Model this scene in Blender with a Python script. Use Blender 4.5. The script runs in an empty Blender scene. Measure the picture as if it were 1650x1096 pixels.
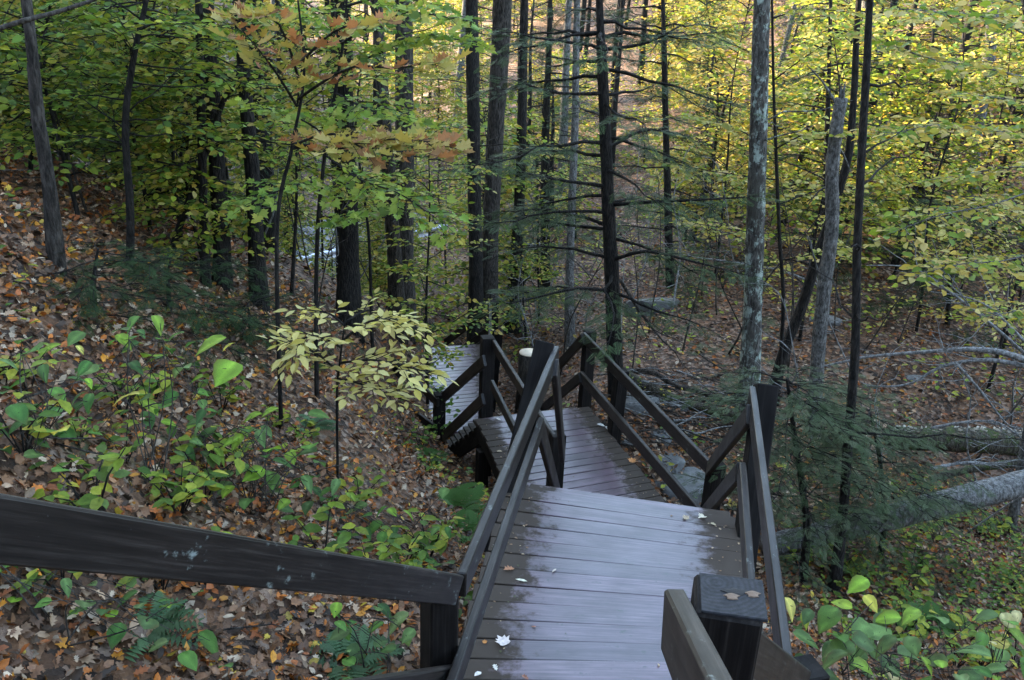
import bpy, bmesh, math, random
import numpy as np
from mathutils import Vector, Matrix

S = bpy.context.scene
COL = S.collection
rnd = random.Random(11)
rng = np.random.default_rng(11)

# ------------------------------------------------------------------ camera
F, PITCH, ROLL, EYE = 1430.0, 0.390, 0.043, 3.5
FW = np.array([0, math.cos(PITCH), -math.sin(PITCH)])
_rt = np.array([1.0, 0, 0]); _up = np.cross(_rt, FW)
RT = math.cos(ROLL) * _rt + math.sin(ROLL) * _up
UP = -math.sin(ROLL) * _rt + math.cos(ROLL) * _up
O = np.array([0, 0, EYE])
cd = bpy.data.cameras.new('camera'); cam = bpy.data.objects.new('camera', cd); COL.objects.link(cam)
cd.sensor_width = 36; cd.sensor_fit = 'HORIZONTAL'; cd.lens = F / 1650 * 36; cd.clip_start = .05; cd.clip_end = 2000
M = Matrix.Identity(4)
for i in range(3):
    M[i][0] = RT[i]; M[i][1] = UP[i]; M[i][2] = -FW[i]; M[i][3] = O[i]
cam.matrix_world = M
S.camera = cam

# ------------------------------------------------------------------ light
SUN_EL, SUN_AZ = math.radians(17), math.radians(305)      # azimuth measured from +Y clockwise: the sun stands low over an added, unseen left hill
W = bpy.data.worlds.new('World'); S.world = W; W.use_nodes = True
wn = W.node_tree.nodes; wl = W.node_tree.links
sky = wn.new('ShaderNodeTexSky'); sky.sky_type = 'NISHITA'; sky.sun_disc = False
sky.sun_elevation = SUN_EL; sky.sun_rotation = SUN_AZ; sky.air_density = 1.0; sky.dust_density = .7; sky.ozone_density = 1.0
wl.new(sky.outputs[0], wn['Background'].inputs[0]); wn['Background'].inputs[1].default_value = 0.15
sd = bpy.data.lights.new('sun', 'SUN'); sd.energy = 3.6; sd.angle = math.radians(.55); sd.color = (1, .86, .66)
sun = bpy.data.objects.new('sun', sd); COL.objects.link(sun)
sdir = Vector((math.sin(SUN_AZ) * math.cos(SUN_EL), math.cos(SUN_AZ) * math.cos(SUN_EL), math.sin(SUN_EL)))
sun.rotation_euler = sdir.to_track_quat('Z', 'Y').to_euler()
S.view_settings.view_transform = 'Standard'; S.view_settings.look = 'None'
S.view_settings.use_white_balance = True; S.view_settings.white_balance_temperature = 7200; S.view_settings.white_balance_tint = 10
S.view_settings.exposure = 3.95; S.view_settings.gamma = 1.0; S.view_settings.use_curve_mapping = False
S.cycles.max_bounces = 6; S.cycles.diffuse_bounces = 3; S.cycles.glossy_bounces = 2; S.cycles.transmission_bounces = 4
S.cycles.use_denoising = True

# ------------------------------------------------------------------ pixels of the survey photo -> points of the place
def ray(px, py):
    return FW * F + RT * (px - 825) - UP * (py - 548)
def at(px, py, z):
    d = ray(px, py); return O + d * ((z - EYE) / d[2])
def atZ(px, py, Z):
    return O + ray(px, py) * (Z / F)
def atY(px, py, y):
    d = ray(px, py); return O + d * (y / d[1])

# ------------------------------------------------------------------ terrain
def cpz(px, py, z): p = at(px, py, z); return (p[0], p[1], p[2])
def cpZ(px, py, Z): p = atZ(px, py, Z); return (p[0], p[1], p[2])
CT = [cpz(*a) for a in [
    (745, 1000, -.35), (600, 1060, .0), (300, 1060, .5), (0, 1060, .95), (0, 900, 1.05), (0, 750, 1.2), (0, 600, 1.3),
    (0, 450, 1.5), (0, 330, 1.7), (92, 436, 1.1), (300, 600, .25), (300, 500, .1), (450, 530, -.6), (560, 525, -1.5),
    (650, 540, -2.3), (418, 495, -.35), (600, 700, -1.2), (675, 760, -2.0), (700, 860, -.9), (500, 800, -.1), (250, 760, .55),
    (760, 850, -1.3), (820, 800, -2.6), (900, 800, -2.5), (1000, 690, -2.05), (1080, 770, -2.25), (1150, 850, -2.6),
    (1300, 950, -2.6), (1650, 900, -2.9), (1450, 1010, -2.2), (1300, 1085, -1.5), (1650, 1090, -1.8), (1450, 850, -2.9),
    (1550, 740, -3.0), (720, 690, -3.8), (650, 640, -3.4), (780, 600, -4.1)]]
CT += [cpZ(*a) for a in [
    (1060, 660, 12.9), (1100, 600, 15), (1050, 490, 20), (1000, 400, 26), (1100, 300, 32), (1100, 200, 40), (1100, 100, 50), (1100, 0, 60),
    (1600, 600, 16), (1500, 450, 21), (1500, 300, 27), (1500, 150, 33), (1500, 0, 40), (1300, 450, 20), (1300, 300, 29), (1300, 100, 42), (1300, 0, 50),
    (600, 430, 31), (400, 455, 28), (600, 300, 45), (600, 150, 70), (600, 0, 95), (740, 520, 21), (780, 400, 27), (800, 300, 36), (800, 200, 46), (800, 100, 58), (800, 0, 72),
    (100, 270, 14), (200, 200, 26), (200, 100, 50), (300, 400, 20), (300, 250, 40), (400, 100, 75), (50, 150, 26), (1800, 700, 14), (1800, 300, 26), (1800, 0, 34)]]
CT += [(-3, 0, 2.2), (-6, -3, 4.2), (0, 0, 1.0), (3, 0, .2), (2, 3, -.9), (6, 0, -1.2), (10, 5, -2.7), (15, 0, -2.6), (0, -6, 3.0), (0, -12, 6.5),
       (0, -20, 12), (-6, -34, 21), (10, -34, 20), (30, -30, 18), (-30, -20, 20), (-30, -45, 27), (0, -60, 30), (60, -40, 20), (-22, 5, 10), (-45, 10, 20), (-36, 28, 20), (-30, 18, 15), (-42, 48, 20), (-24, 27, 9), (-60, 30, 26), (-44, 68, 14), (-32, 50, 8), (-10, 8, 3.2), (-8, 3, 3.8),  # high points off to the left: unseen hill raised to keep sun off the foreground
       (40, 20, -2), (45, 45, 8), (60, 0, 2), (0, 120, 12), (60, 100, 22), (-60, 110, 4), (0, 200, 35), (100, 200, 45), (-120, 200, 30), (150, 0, 25), (-150, 0, 40), (0, -150, 45), (150, -120, 35), (-150, -120, 50)]
CT = np.array(CT)
def _warp(xy): return np.arcsinh(xy / 7.0) * 7.0
_cw = _warp(CT[:, :2])
def _phi(r2): return np.where(r2 > 1e-9, .5 * r2 * np.log(np.maximum(r2, 1e-9)), 0)
_n = len(CT)
_K = _phi(((_cw[:, None] - _cw[None]) ** 2).sum(-1)) + np.eye(_n) * .15
_Pm = np.c_[np.ones(_n), _cw]
_A = np.block([[_K, _Pm], [_Pm.T, np.zeros((3, 3))]])
_sol = np.linalg.solve(_A, np.r_[CT[:, 2], 0, 0, 0])
def _hash(i, j, s): 
    v = np.sin(i * 127.1 + j * 311.7 + s * 74.7) * 43758.5453
    return v - np.floor(v)
def vnoise(x, y, s=0):
    i, j = np.floor(x), np.floor(y); fx, fy = x - i, y - j
    fx = fx * fx * (3 - 2 * fx); fy = fy * fy * (3 - 2 * fy)
    return (_hash(i, j, s) * (1 - fx) + _hash(i + 1, j, s) * fx) * (1 - fy) + (_hash(i, j + 1, s) * (1 - fx) + _hash(i + 1, j + 1, s) * fx) * fy
def ground(x, y):
    x = np.atleast_1d(np.asarray(x, float)); y = np.atleast_1d(np.asarray(y, float)); out = np.empty(x.shape)
    for a in range(0, len(x), 20000):
        xx, yy = x[a:a + 20000], y[a:a + 20000]
        w = _warp(np.c_[xx, yy])
        r2 = ((w[:, None] - _cw[None]) ** 2).sum(-1)
        z = _phi(r2) @ _sol[:_n] + _sol[_n] + w @ _sol[_n + 1:]
        z += (vnoise(xx / 1.7, yy / 1.7, 1) - .5) * .28 + (vnoise(xx / .6, yy / .6, 2) - .5) * .12 + (vnoise(xx / .22, yy / .22, 3) - .5) * .045
        out[a:a + 20000] = z
    return out
RD0, RD1 = atZ(372, 480, 29), atZ(640, 414, 34)
RDL = float(np.linalg.norm((RD1 - RD0)[:2])); RDd = (RD1 - RD0) * [1, 1, 0] / RDL; RDn = np.array([-RDd[1], RDd[0], 0])
def road_tw(x, y): return (x - RD0[0]) * RDd[0] + (y - RD0[1]) * RDd[1], (x - RD0[0]) * RDn[0] + (y - RD0[1]) * RDn[1]
def road_z(t): return RD0[2] + (RD1[2] - RD0[2]) * np.clip(t / RDL, -1, 2)
_ground0 = ground
def _ss(a): a = np.clip(a, 0, 1); return a * a * (3 - 2 * a)
def ground(x, y):
    z = _ground0(x, y); t, w = road_tw(np.atleast_1d(np.asarray(x, float)), np.atleast_1d(np.asarray(y, float)))
    k = _ss((t + 9) / 4) * _ss((RDL + 8 - t) / 4) * _ss((w + 2.5) / 2) * _ss((10 - w) / 4)
    return z * (1 - k) + (road_z(t) - .12) * k
def gz(x, y): return float(ground(x, y)[0])
_T = np.concatenate([np.linspace(2.5, 40, 500), np.linspace(40.2, 200, 260)])
def hit(px, py):
    P = O[None] + (ray(px, py) / F)[None] * _T[:, None]
    h = ground(P[:, 0], P[:, 1]); k = np.nonzero(P[:, 2] < h)[0]
    if len(k) == 0: return P[-1]
    p = P[k[0]]; return np.array([p[0], p[1], gz(p[0], p[1])])
def depth(p): return float((np.asarray(p) - O) @ FW)

# ------------------------------------------------------------------ materials
def new_mat(name):
    m = bpy.data.materials.new(name); m.use_nodes = True
    nt = m.node_tree; return m, nt.nodes, nt.links, nt.nodes['Principled BSDF']
def ramp(n, stops):
    r = n.new('ShaderNodeValToRGB'); e = r.color_ramp.elements
    while len(e) < len(stops): e.new(.5)
    for k, (p, c) in enumerate(stops):
        e[k].position = p; e[k].color = (*c, 1)
    return r
def noise(n, l, vec, scale, detail=4, rough=.6):
    t = n.new('ShaderNodeTexNoise'); t.inputs['Scale'].default_value = scale; t.inputs['Detail'].default_value = detail; t.inputs['Roughness'].default_value = rough
    if vec is not None: l.new(vec, t.inputs['Vector'])
    return t
def mapping(n, l, scale, randomise=False, coord='Object'):
    tc = n.new('ShaderNodeTexCoord'); mp = n.new('ShaderNodeMapping'); mp.inputs['Scale'].default_value = scale
    l.new(tc.outputs[coord], mp.inputs['Vector'])
    if randomise:
        oi = n.new('ShaderNodeObjectInfo'); mu = n.new('ShaderNodeMath'); mu.operation = 'MULTIPLY'; mu.inputs[1].default_value = 37.0
        l.new(oi.outputs['Random'], mu.inputs[0]); l.new(mu.outputs[0], mp.inputs['Location'])
    return mp.outputs[0]
def mixc(n, l, fac, a, b):
    m = n.new('ShaderNodeMix'); m.data_type = 'RGBA'
    for s, v in ((0, fac), (6, a), (7, b)):
        if isinstance(v, (int, float)): m.inputs[s].default_value = v
        elif isinstance(v, tuple): m.inputs[s].default_value = (*v, 1)
        else: l.new(v, m.inputs[s])
    return m.outputs[2]
def bump(n, l, h, b, strength, dist):
    bp = n.new('ShaderNodeBump'); bp.inputs['Strength'].default_value = strength; bp.inputs['Distance'].default_value = dist
    l.new(h, bp.inputs['Height']); l.new(bp.outputs[0], b.inputs['Normal'])

def wood(name, dark, mid, pale, rough, lichen=None, lich_amt=.62, spec=.5):
    m, n, l, b = new_mat(name)
    v = mapping(n, l, (2.2, 75, 75), True); g = noise(n, l, v, 1.0, 6, .7)
    v2 = mapping(n, l, (1.5, 3, 3), True); w = noise(n, l, v2, 2.2, 4, .6)
    r = ramp(n, [(.3, dark), (.52, mid), (.75, pale)]); l.new(g.outputs[0], r.inputs[0])
    r2 = ramp(n, [(.3, (.6, .57, .55)), (.65, (1.15, 1.13, 1.12))]); l.new(w.outputs[0], r2.inputs[0])
    mu = n.new('ShaderNodeMix'); mu.data_type = 'RGBA'; mu.blend_type = 'MULTIPLY'; mu.inputs[0].default_value = 1
    l.new(r.outputs[0], mu.inputs[6]); l.new(r2.outputs[0], mu.inputs[7])
    oi = n.new('ShaderNodeObjectInfo'); hv = n.new('ShaderNodeHueSaturation')
    mr = n.new('ShaderNodeMapRange'); mr.inputs[3].default_value = .72; mr.inputs[4].default_value = 1.28
    l.new(oi.outputs['Random'], mr.inputs[0]); l.new(mr.outputs[0], hv.inputs['Value']); l.new(mu.outputs[2], hv.inputs['Color'])
    c = hv.outputs[0]
    if lichen:
        v3 = mapping(n, l, (9, 14, 14), True); q = noise(n, l, v3, 1.0, 8, .72)
        r3 = ramp(n, [(lich_amt, (0, 0, 0)), (lich_amt + .08, (1, 1, 1))]); l.new(q.outputs[0], r3.inputs[0])
        c = mixc(n, l, r3.outputs[0], c, lichen)
    edge = None
    if spec == 1.0:
        tx = n.new('ShaderNodeTexCoord'); sx = n.new('ShaderNodeSeparateXYZ'); l.new(tx.outputs['Object'], sx.inputs[0]); ab = n.new('ShaderNodeMath'); ab.operation = 'ABSOLUTE'; l.new(sx.outputs[0], ab.inputs[0])
        v5 = mapping(n, l, (7, 9, 9), True); q5 = noise(n, l, v5, 1.0, 6, .7); ma = n.new('ShaderNodeMath'); ma.operation = 'MULTIPLY_ADD'; ma.inputs[1].default_value = .75; l.new(q5.outputs[0], ma.inputs[0]); l.new(ab.outputs[0], ma.inputs[2])
        r5 = ramp(n, [(.86, (0, 0, 0)), (.99, (1, 1, 1))]); l.new(ma.outputs[0], r5.inputs[0]); edge = r5.outputs[0]
        c = mixc(n, l, edge, c, (.042, .03, .022))
    l.new(c, b.inputs['Base Color'])
    rr = n.new('ShaderNodeMapRange'); rr.inputs[1].default_value = .3; rr.inputs[2].default_value = .7; rr.inputs[3].default_value = rough + .08; rr.inputs[4].default_value = rough - .04
    l.new(w.outputs[0], rr.inputs[0])
    if edge is not None:
        mxr = n.new('ShaderNodeMix'); l.new(edge, mxr.inputs[0]); l.new(rr.outputs[0], mxr.inputs[2]); mxr.inputs[3].default_value = .7; l.new(mxr.outputs[0], b.inputs['Roughness']); mxs = n.new('ShaderNodeMix'); l.new(edge, mxs.inputs[0]); mxs.inputs[2].default_value = .85; mxs.inputs[3].default_value = .18; l.new(mxs.outputs[0], b.inputs['Specular IOR Level'])
    else: l.new(rr.outputs[0], b.inputs['Roughness'])
    if edge is None: b.inputs['Specular IOR Level'].default_value = spec
    bump(n, l, g.outputs[0], b, .3, .002)
    return m
M_DECK = wood('deck_boards', (.034, .018, .022), (.078, .044, .056), (.13, .08, .1), .33, (.02, .02, .011), .61, spec=1.0)
M_RAIL = wood('rail_boards', (.006, .0048, .004), (.018, .0142, .012), (.05, .042, .037), .42, (.16, .18, .165), .615, spec=.24)
M_POST = wood('post_timber', (.005, .004, .0036), (.011, .009, .008), (.03, .025, .022), .7, (.1, .1, .09), .72, spec=.1)

def bark(name, dark, mid, pale, patch=None, amt=.58, patch2=None, zs=.28):
    m, n, l, b = new_mat(name)
    v = mapping(n, l, (1, 1, zs), True); g = noise(n, l, v, 26, 6, .7)
    vo = n.new('ShaderNodeTexVoronoi'); vo.inputs['Scale'].default_value = 30; vo.feature = 'DISTANCE_TO_EDGE'; l.new(v, vo.inputs['Vector'])
    r = ramp(n, [(.38, dark), (.5, mid), (.63, pale)]); l.new(g.outputs[0], r.inputs[0]); c = r.outputs[0]
    if patch:
        v3 = mapping(n, l, (1, 1, .7), True); q = noise(n, l, v3, 7, 8, .75)
        r3 = ramp(n, [(amt, (0, 0, 0)), (amt + .07, (1, 1, 1))]); l.new(q.outputs[0], r3.inputs[0]); c = mixc(n, l, r3.outputs[0], c, patch)
    if patch2:
        q = noise(n, l, v, 3.1, 8, .7); r4 = ramp(n, [(.56, (0, 0, 0)), (.64, (1, 1, 1))]); l.new(q.outputs[0], r4.inputs[0]); c = mixc(n, l, r4.outputs[0], c, patch2)
    l.new(c, b.inputs['Base Color']); b.inputs['Roughness'].default_value = .9; b.inputs['Specular IOR Level'].default_value = .2
    ad = n.new('ShaderNodeMath'); ad.operation = 'ADD'; l.new(g.outputs[0], ad.inputs[0]); l.new(vo.outputs[0], ad.inputs[1])
    bump(n, l, ad.outputs[0], b, .9, .03)
    return m
M_BARK = bark('brown_bark', (.012, .01, .008), (.034, .028, .023), (.07, .058, .048), (.08, .08, .065), .64)
M_BARKD = bark('dark_bark', (.006, .005, .0045), (.014, .012, .01), (.03, .025, .021))
M_BARKL = bark('lichened_bark', (.02, .018, .015), (.06, .055, .047), (.12, .112, .1), (.3, .35, .3), .51, (.06, .055, .045))
M_BARKG = bark('grey_bark', (.04, .037, .034), (.1, .095, .087), (.18, .172, .16), (.06, .06, .048), .62, None, .5)
M_LOG = bark('pale_log_bark', (.055, .052, .048), (.13, .124, .116), (.23, .222, .208), (.12, .12, .1), .63, None, .5)
M_MOSSY = bark('mossy_bark', (.02, .017, .013), (.05, .042, .03), (.09, .08, .06), (.05, .065, .02), .5)

def leaf_mat(name, trans=.45, rough=.5, spec=.35, attr=True, color=(.1, .12, .03)):
    m, n, l, b = new_mat(name)
    if attr:
        a = n.new('ShaderNodeAttribute'); a.attribute_name = 'col'; c = a.outputs['Color']
    else:
        c = n.new('ShaderNodeRGB'); c.outputs[0].default_value = (*color, 1); c = c.outputs[0]
    v = mapping(n, l, (1, 1, 1)); g = noise(n, l, v, 45, 3, .6); r = ramp(n, [(.3, (.72, .72, .7)), (.7, (1.2, 1.2, 1.15))]); l.new(g.outputs[0], r.inputs[0])
    mu = n.new('ShaderNodeMix'); mu.data_type = 'RGBA'; mu.blend_type = 'MULTIPLY'; mu.inputs[0].default_value = 1
    l.new(c, mu.inputs[6]); l.new(r.outputs[0], mu.inputs[7]); c = mu.outputs[2]
    l.new(c, b.inputs['Base Color']); b.inputs['Roughness'].default_value = rough; b.inputs['Specular IOR Level'].default_value = spec
    if trans:
        t = n.new('ShaderNodeBsdfTranslucent'); l.new(c, t.inputs['Color'])
        mx = n.new('ShaderNodeMixShader'); mx.inputs[0].default_value = trans
        l.new(b.outputs[0], mx.inputs[1]); l.new(t.outputs[0], mx.inputs[2]); l.new(mx.outputs[0], n['Material Output'].inputs['Surface'])
    return m
M_LEAF = leaf_mat('leaf', .45, .58, .25)
M_NEEDLE = leaf_mat('needles', .2, .7, .08)
M_LITTER = leaf_mat('dead_leaf', .12, .55, .3)

def rock_mat():
    m, n, l, b = new_mat('stone')
    v = mapping(n, l, (1, 1, 1), True); g = noise(n, l, v, 6, 8, .7)
    r = ramp(n, [(.3, (.04, .038, .035)), (.55, (.1, .097, .092)), (.75, (.18, .176, .166))]); l.new(g.outputs[0], r.inputs[0])
    q = noise(n, l, v, 2.4, 6, .7); r2 = ramp(n, [(.55, (0, 0, 0)), (.65, (1, 1, 1))]); l.new(q.outputs[0], r2.inputs[0])
    l.new(mixc(n, l, r2.outputs[0], r.outputs[0], (.06, .07, .035)), b.inputs['Base Color']); b.inputs['Roughness'].default_value = .75
    bump(n, l, g.outputs[0], b, .6, .05); return m
M_ROCK = rock_mat()

def ground_mat():
    m, n, l, b = new_mat('leaf_litter_ground')
    tc = n.new('ShaderNodeTexCoord'); v = tc.outputs['Object']
    nw = noise(n, l, v, 14, 3, .6); vm = n.new('ShaderNodeVectorMath'); vm.operation = 'MULTIPLY_ADD'; vm.inputs[1].default_value = (.09, .09, .09)
    l.new(nw.outputs['Color'], vm.inputs[0]); l.new(v, vm.inputs[2])
    vo = n.new('ShaderNodeTexVoronoi'); vo.inputs['Scale'].default_value = 13; l.new(vm.outputs[0], vo.inputs['Vector'])
    sp = n.new('ShaderNodeSeparateColor'); l.new(vo.outputs['Color'], sp.inputs[0])
    r = ramp(n, [(0, (.018, .011, .007)), (.3, (.05, .026, .014)), (.5, (.085, .04, .02)), (.68, (.13, .06, .028)), (.8, (.17, .1, .065)), (.92, (.22, .155, .115)), (1, (.2, .075, .018))])
    l.new(sp.outputs[0], r.inputs[0])
    q = noise(n, l, v, .9, 5, .65); r2 = ramp(n, [(.35, (.45, .42, .4)), (.6, (1, 1, 1))]); l.new(q.outputs[0], r2.inputs[0])
    mu = n.new('ShaderNodeMix'); mu.data_type = 'RGBA'; mu.blend_type = 'MULTIPLY'; mu.inputs[0].default_value = .8
    l.new(r.outputs[0], mu.inputs[6]); l.new(r2.outputs[0], mu.inputs[7])
    q2 = noise(n, l, v, .55, 5, .7); r3 = ramp(n, [(.6, (0, 0, 0)), (.68, (1, 1, 1))]); l.new(q2.outputs[0], r3.inputs[0])
    l.new(mixc(n, l, r3.outputs[0], mu.outputs[2], (.05, .055, .022)), b.inputs['Base Color'])
    b.inputs['Roughness'].default_value = .8; b.inputs['Specular IOR Level'].default_value = .25
    bump(n, l, vo.outputs['Distance'], b, .8, .05); return m
M_GROUND = ground_mat()
def plain(name, c, rough=.6, nz=0.0, metal=0.0):
    m, n, l, b = new_mat(name); v = mapping(n, l, (1, 1, 1)); g = noise(n, l, v, 9, 6, .7)
    r = ramp(n, [(.3, tuple(x * (1 - nz) for x in c)), (.7, tuple(min(1, x * (1 + nz)) for x in c))]); l.new(g.outputs[0], r.inputs[0])
    l.new(r.outputs[0], b.inputs['Base Color']); b.inputs['Roughness'].default_value = rough; b.inputs['Metallic'].default_value = metal; return m
M_ROAD = plain('asphalt', (.1, .1, .103), .75, .2)
M_STEEL = plain('galvanised_steel', (.55, .56, .58), .5, .12, .3)
M_CUT = plain('cut_wood', (.62, .5, .36), .7, .15)
M_FUNGUS = plain('fungus', (.6, .54, .45), .7, .2)
M_HOLE = plain('rotten_wood', (.012, .01, .009), .9, .3)
M_SPLIT = plain('splintered_wood', (.14, .09, .06), .9, .5)
def endgrain_mat():
    m, n, l, b = new_mat('end_grain'); v = mapping(n, l, (1, 1, 1)); nz = noise(n, l, v, 12, 3, .6)
    vm = n.new('ShaderNodeVectorMath'); vm.operation = 'MULTIPLY_ADD'; vm.inputs[1].default_value = (.012, .012, .012); ofs = n.new('ShaderNodeVectorMath'); ofs.inputs[1].default_value = (0, .035, .03); l.new(v, ofs.inputs[0]); l.new(nz.outputs['Color'], vm.inputs[0]); l.new(ofs.outputs[0], vm.inputs[2])
    w = n.new('ShaderNodeTexWave'); w.wave_type = 'RINGS'; w.rings_direction = 'X'; w.inputs['Scale'].default_value = 24; w.inputs['Distortion'].default_value = 2.5; w.inputs['Detail'].default_value = 3; l.new(vm.outputs[0], w.inputs['Vector'])
    q = noise(n, l, v, 60, 5, .7); r = ramp(n, [(.1, (.017, .017, .018)), (.9, (.024, .024, .027))]); l.new(w.outputs['Fac'], r.inputs[0])
    r2 = ramp(n, [(.3, (.55, .55, .55)), (.7, (1.4, 1.4, 1.4))]); l.new(q.outputs[0], r2.inputs[0]); mu = n.new('ShaderNodeMix'); mu.data_type = 'RGBA'; mu.blend_type = 'MULTIPLY'; mu.inputs[0].default_value = 1
    l.new(r.outputs[0], mu.inputs[6]); l.new(r2.outputs[0], mu.inputs[7]); l.new(mu.outputs[2], b.inputs['Base Color']); b.inputs['Roughness'].default_value = .85; b.inputs['Specular IOR Level'].default_value = .25; bump(n, l, q.outputs[0], b, .3, .003); return m
M_ENDG = endgrain_mat()
M_TWIG = bark('twig_bark', (.02, .016, .013), (.045, .037, .03), (.08, .07, .058))
M_GTWIG = bark('bare_grey_branch', (.09, .087, .082), (.18, .173, .165), (.28, .275, .262))

# ------------------------------------------------------------------ objects
def tag(o, label=None, cat=None, group=None, kind=None):
    if label: o['label'] = label
    if cat: o['category'] = cat
    if group: o['group'] = group
    if kind: o['kind'] = kind
    return o
def thing(name, label, cat, loc, group=None):
    o = bpy.data.objects.new(name, None); COL.objects.link(o); o.location = Vector([float(v) for v in loc]); o.empty_display_size = .1
    return tag(o, label, cat, group)
def link(name, me, parent=None, loc=None, mat=None):
    o = bpy.data.objects.new(name, me); COL.objects.link(o)
    if mat is not None and len(me.materials) == 0: me.materials.append(mat)
    if loc is not None: o.location = Vector([float(v) for v in loc])
    if parent is not None: o.parent = parent
    return o
def mesh_np(name, V, loops, totals, mat, col=None, smooth=False):
    me = bpy.data.meshes.new(name); V = np.asarray(V, np.float32); loops = np.asarray(loops, np.int32); totals = np.asarray(totals, np.int32)
    me.vertices.add(len(V)); me.vertices.foreach_set('co', V.ravel()); me.loops.add(len(loops)); me.loops.foreach_set('vertex_index', loops)
    st = np.concatenate([[0], np.cumsum(totals)[:-1]]).astype(np.int32)
    me.polygons.add(len(totals)); me.polygons.foreach_set('loop_start', st); me.polygons.foreach_set('loop_total', totals)
    if smooth: me.polygons.foreach_set('use_smooth', np.ones(len(totals), bool))
    me.materials.append(mat)
    if col is not None:
        a = me.attributes.new('col', 'FLOAT_COLOR', 'POINT'); a.data.foreach_set('color', np.c_[col, np.ones(len(col))].astype(np.float32).ravel())
    me.update(calc_edges=True); me.validate(); return me

# leaf templates: x across, y along, z normal
def _sym(half):                       # half outline from base to tip, x >= 0
    n = len(half); V = [(x, y, .35 * x) for x, y in half] + [(-x, y, .35 * x) for x, y in half[1:-1]]
    f1 = list(range(n)); f2 = [0, n - 1] + [n + k for k in range(n - 3, -1, -1)]
    return np.array(V, float), [f1, f2]
OVAL = _sym([(0, 0), (.27, .3), (.25, .65), (0, 1)])
LANCE2 = _sym([(0, 0), (.2, .3), (.19, .62), (0, 1)])
LANCE = _sym([(0, 0), (.14, .3), (.13, .65), (0, 1)])
MAPLE = _sym([(0, .05), (.22, 0), (.36, .06), (.33, .22), (.52, .44), (.3, .46), (.33, .68), (.14, .64), (0, 1)])
OAK = _sym([(0, 0), (.1, .14), (.26, .22), (.13, .33), (.36, .48), (.17, .57), (.29, .76), (.11, .8), (0, 1)])
def _curl(t, k, kx=0):
    V, f = t; V = V.copy(); V[:, 2] += -k * V[:, 1] ** 2 + kx * np.abs(V[:, 0]) * V[:, 1]; return V, f
OAKC = _curl(OAK, -.35, .5); MAPLEC = _curl(MAPLE, .3, -.5); OVALC = _curl(OVAL, -.3, .6)
def _big():
    ys = [0, .12, .32, .55, .78, 1]; ws = [.02, .25, .36, .34, .2, 0]; V = []; f = []
    for y, w in zip(ys, ws):
        z = .1 * y - .38 * y * y
        V += [(-w, y - .05 * w, z + .16 * w), (-w * .5, y, z + .1 * w), (0, y, z), (w * .5, y, z + .1 * w), (w, y - .05 * w, z + .16 * w)]
    for i in range(5):
        for j in range(4):
            a = i * 5 + j
            f.append([a, a + 1, a + 6, a + 5])
    return np.array(V), f
BIG = _big()
BIGN = (BIG[0] * [.72, 1, 1.25], BIG[1])
def _spray(n=13, fr=0):
    V = []; f = []
    def blade(p, d, L, w):
        d = np.array(d) / np.linalg.norm(d); q = np.array([-d[1], d[0], 0]); a = len(V)
        V.extend([p - q * w * .5, p + d * L * .5 + q * -w * .6 + np.array([0, 0, .02]), p + d * L, p + d * L * .5 + q * w * .6 + np.array([0, 0, .02])]); f.append([a, a + 1, a + 2, a + 3])
    blade(np.array([0., 0, 0]), (0, 1, 0), 1.0, .03)
    for k in range(n):
        t = .08 + .86 * k / n; L = .42 * (1 - t * .75)
        for s in (-1, 1):
            blade(np.array([0, t, -.06 * t]), (s * 1.0, .75, -.1), L, .032)
    return np.array(V), f
SPRAY = _spray()
def _fern():
    V = []; f = []
    for k in range(11):
        t = .1 + .85 * k / 11; L = .34 * math.sin(math.pi * min(1, t * .8 + .22)) + .03; z = .55 * t - .75 * t * t; y = t * .95
        for s in (-1, 1):
            a = len(V); V += [(0, y, z), (s * L * .5, y - .02, z + .01), (s * L, y + .08, z - .03), (s * L * .5, y + .075, z + .01)]; f.append([a, a + 1, a + 2, a + 3])
    return np.array(V, float), f
FERN = _fern()

def unit(v): return v / np.maximum(np.linalg.norm(v, axis=-1, keepdims=True), 1e-9)
def cloud(name, P, D, N, Sz, C, tmpl, mat):
    P, D, N, C = (np.asarray(a, float) for a in (P, D, N, C)); Sz = np.asarray(Sz, float)
    D = unit(D); X = unit(np.cross(D, N)); N2 = np.cross(X, D); tv, tf = tmpl
    V = P[:, None] + Sz[:, None, None] * (tv[None, :, 0:1] * X[:, None] + tv[None, :, 1:2] * D[:, None] + tv[None, :, 2:3] * N2[:, None])
    k = len(tv); fl = np.concatenate([np.array(q) for q in tf]); ft = np.array([len(q) for q in tf])
    loops = (np.arange(len(P))[:, None] * k + fl[None]).ravel(); tot = np.tile(ft, len(P))
    return mesh_np(name, V.reshape(-1, 3), loops, tot, mat, np.repeat(C, k, axis=0))

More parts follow.
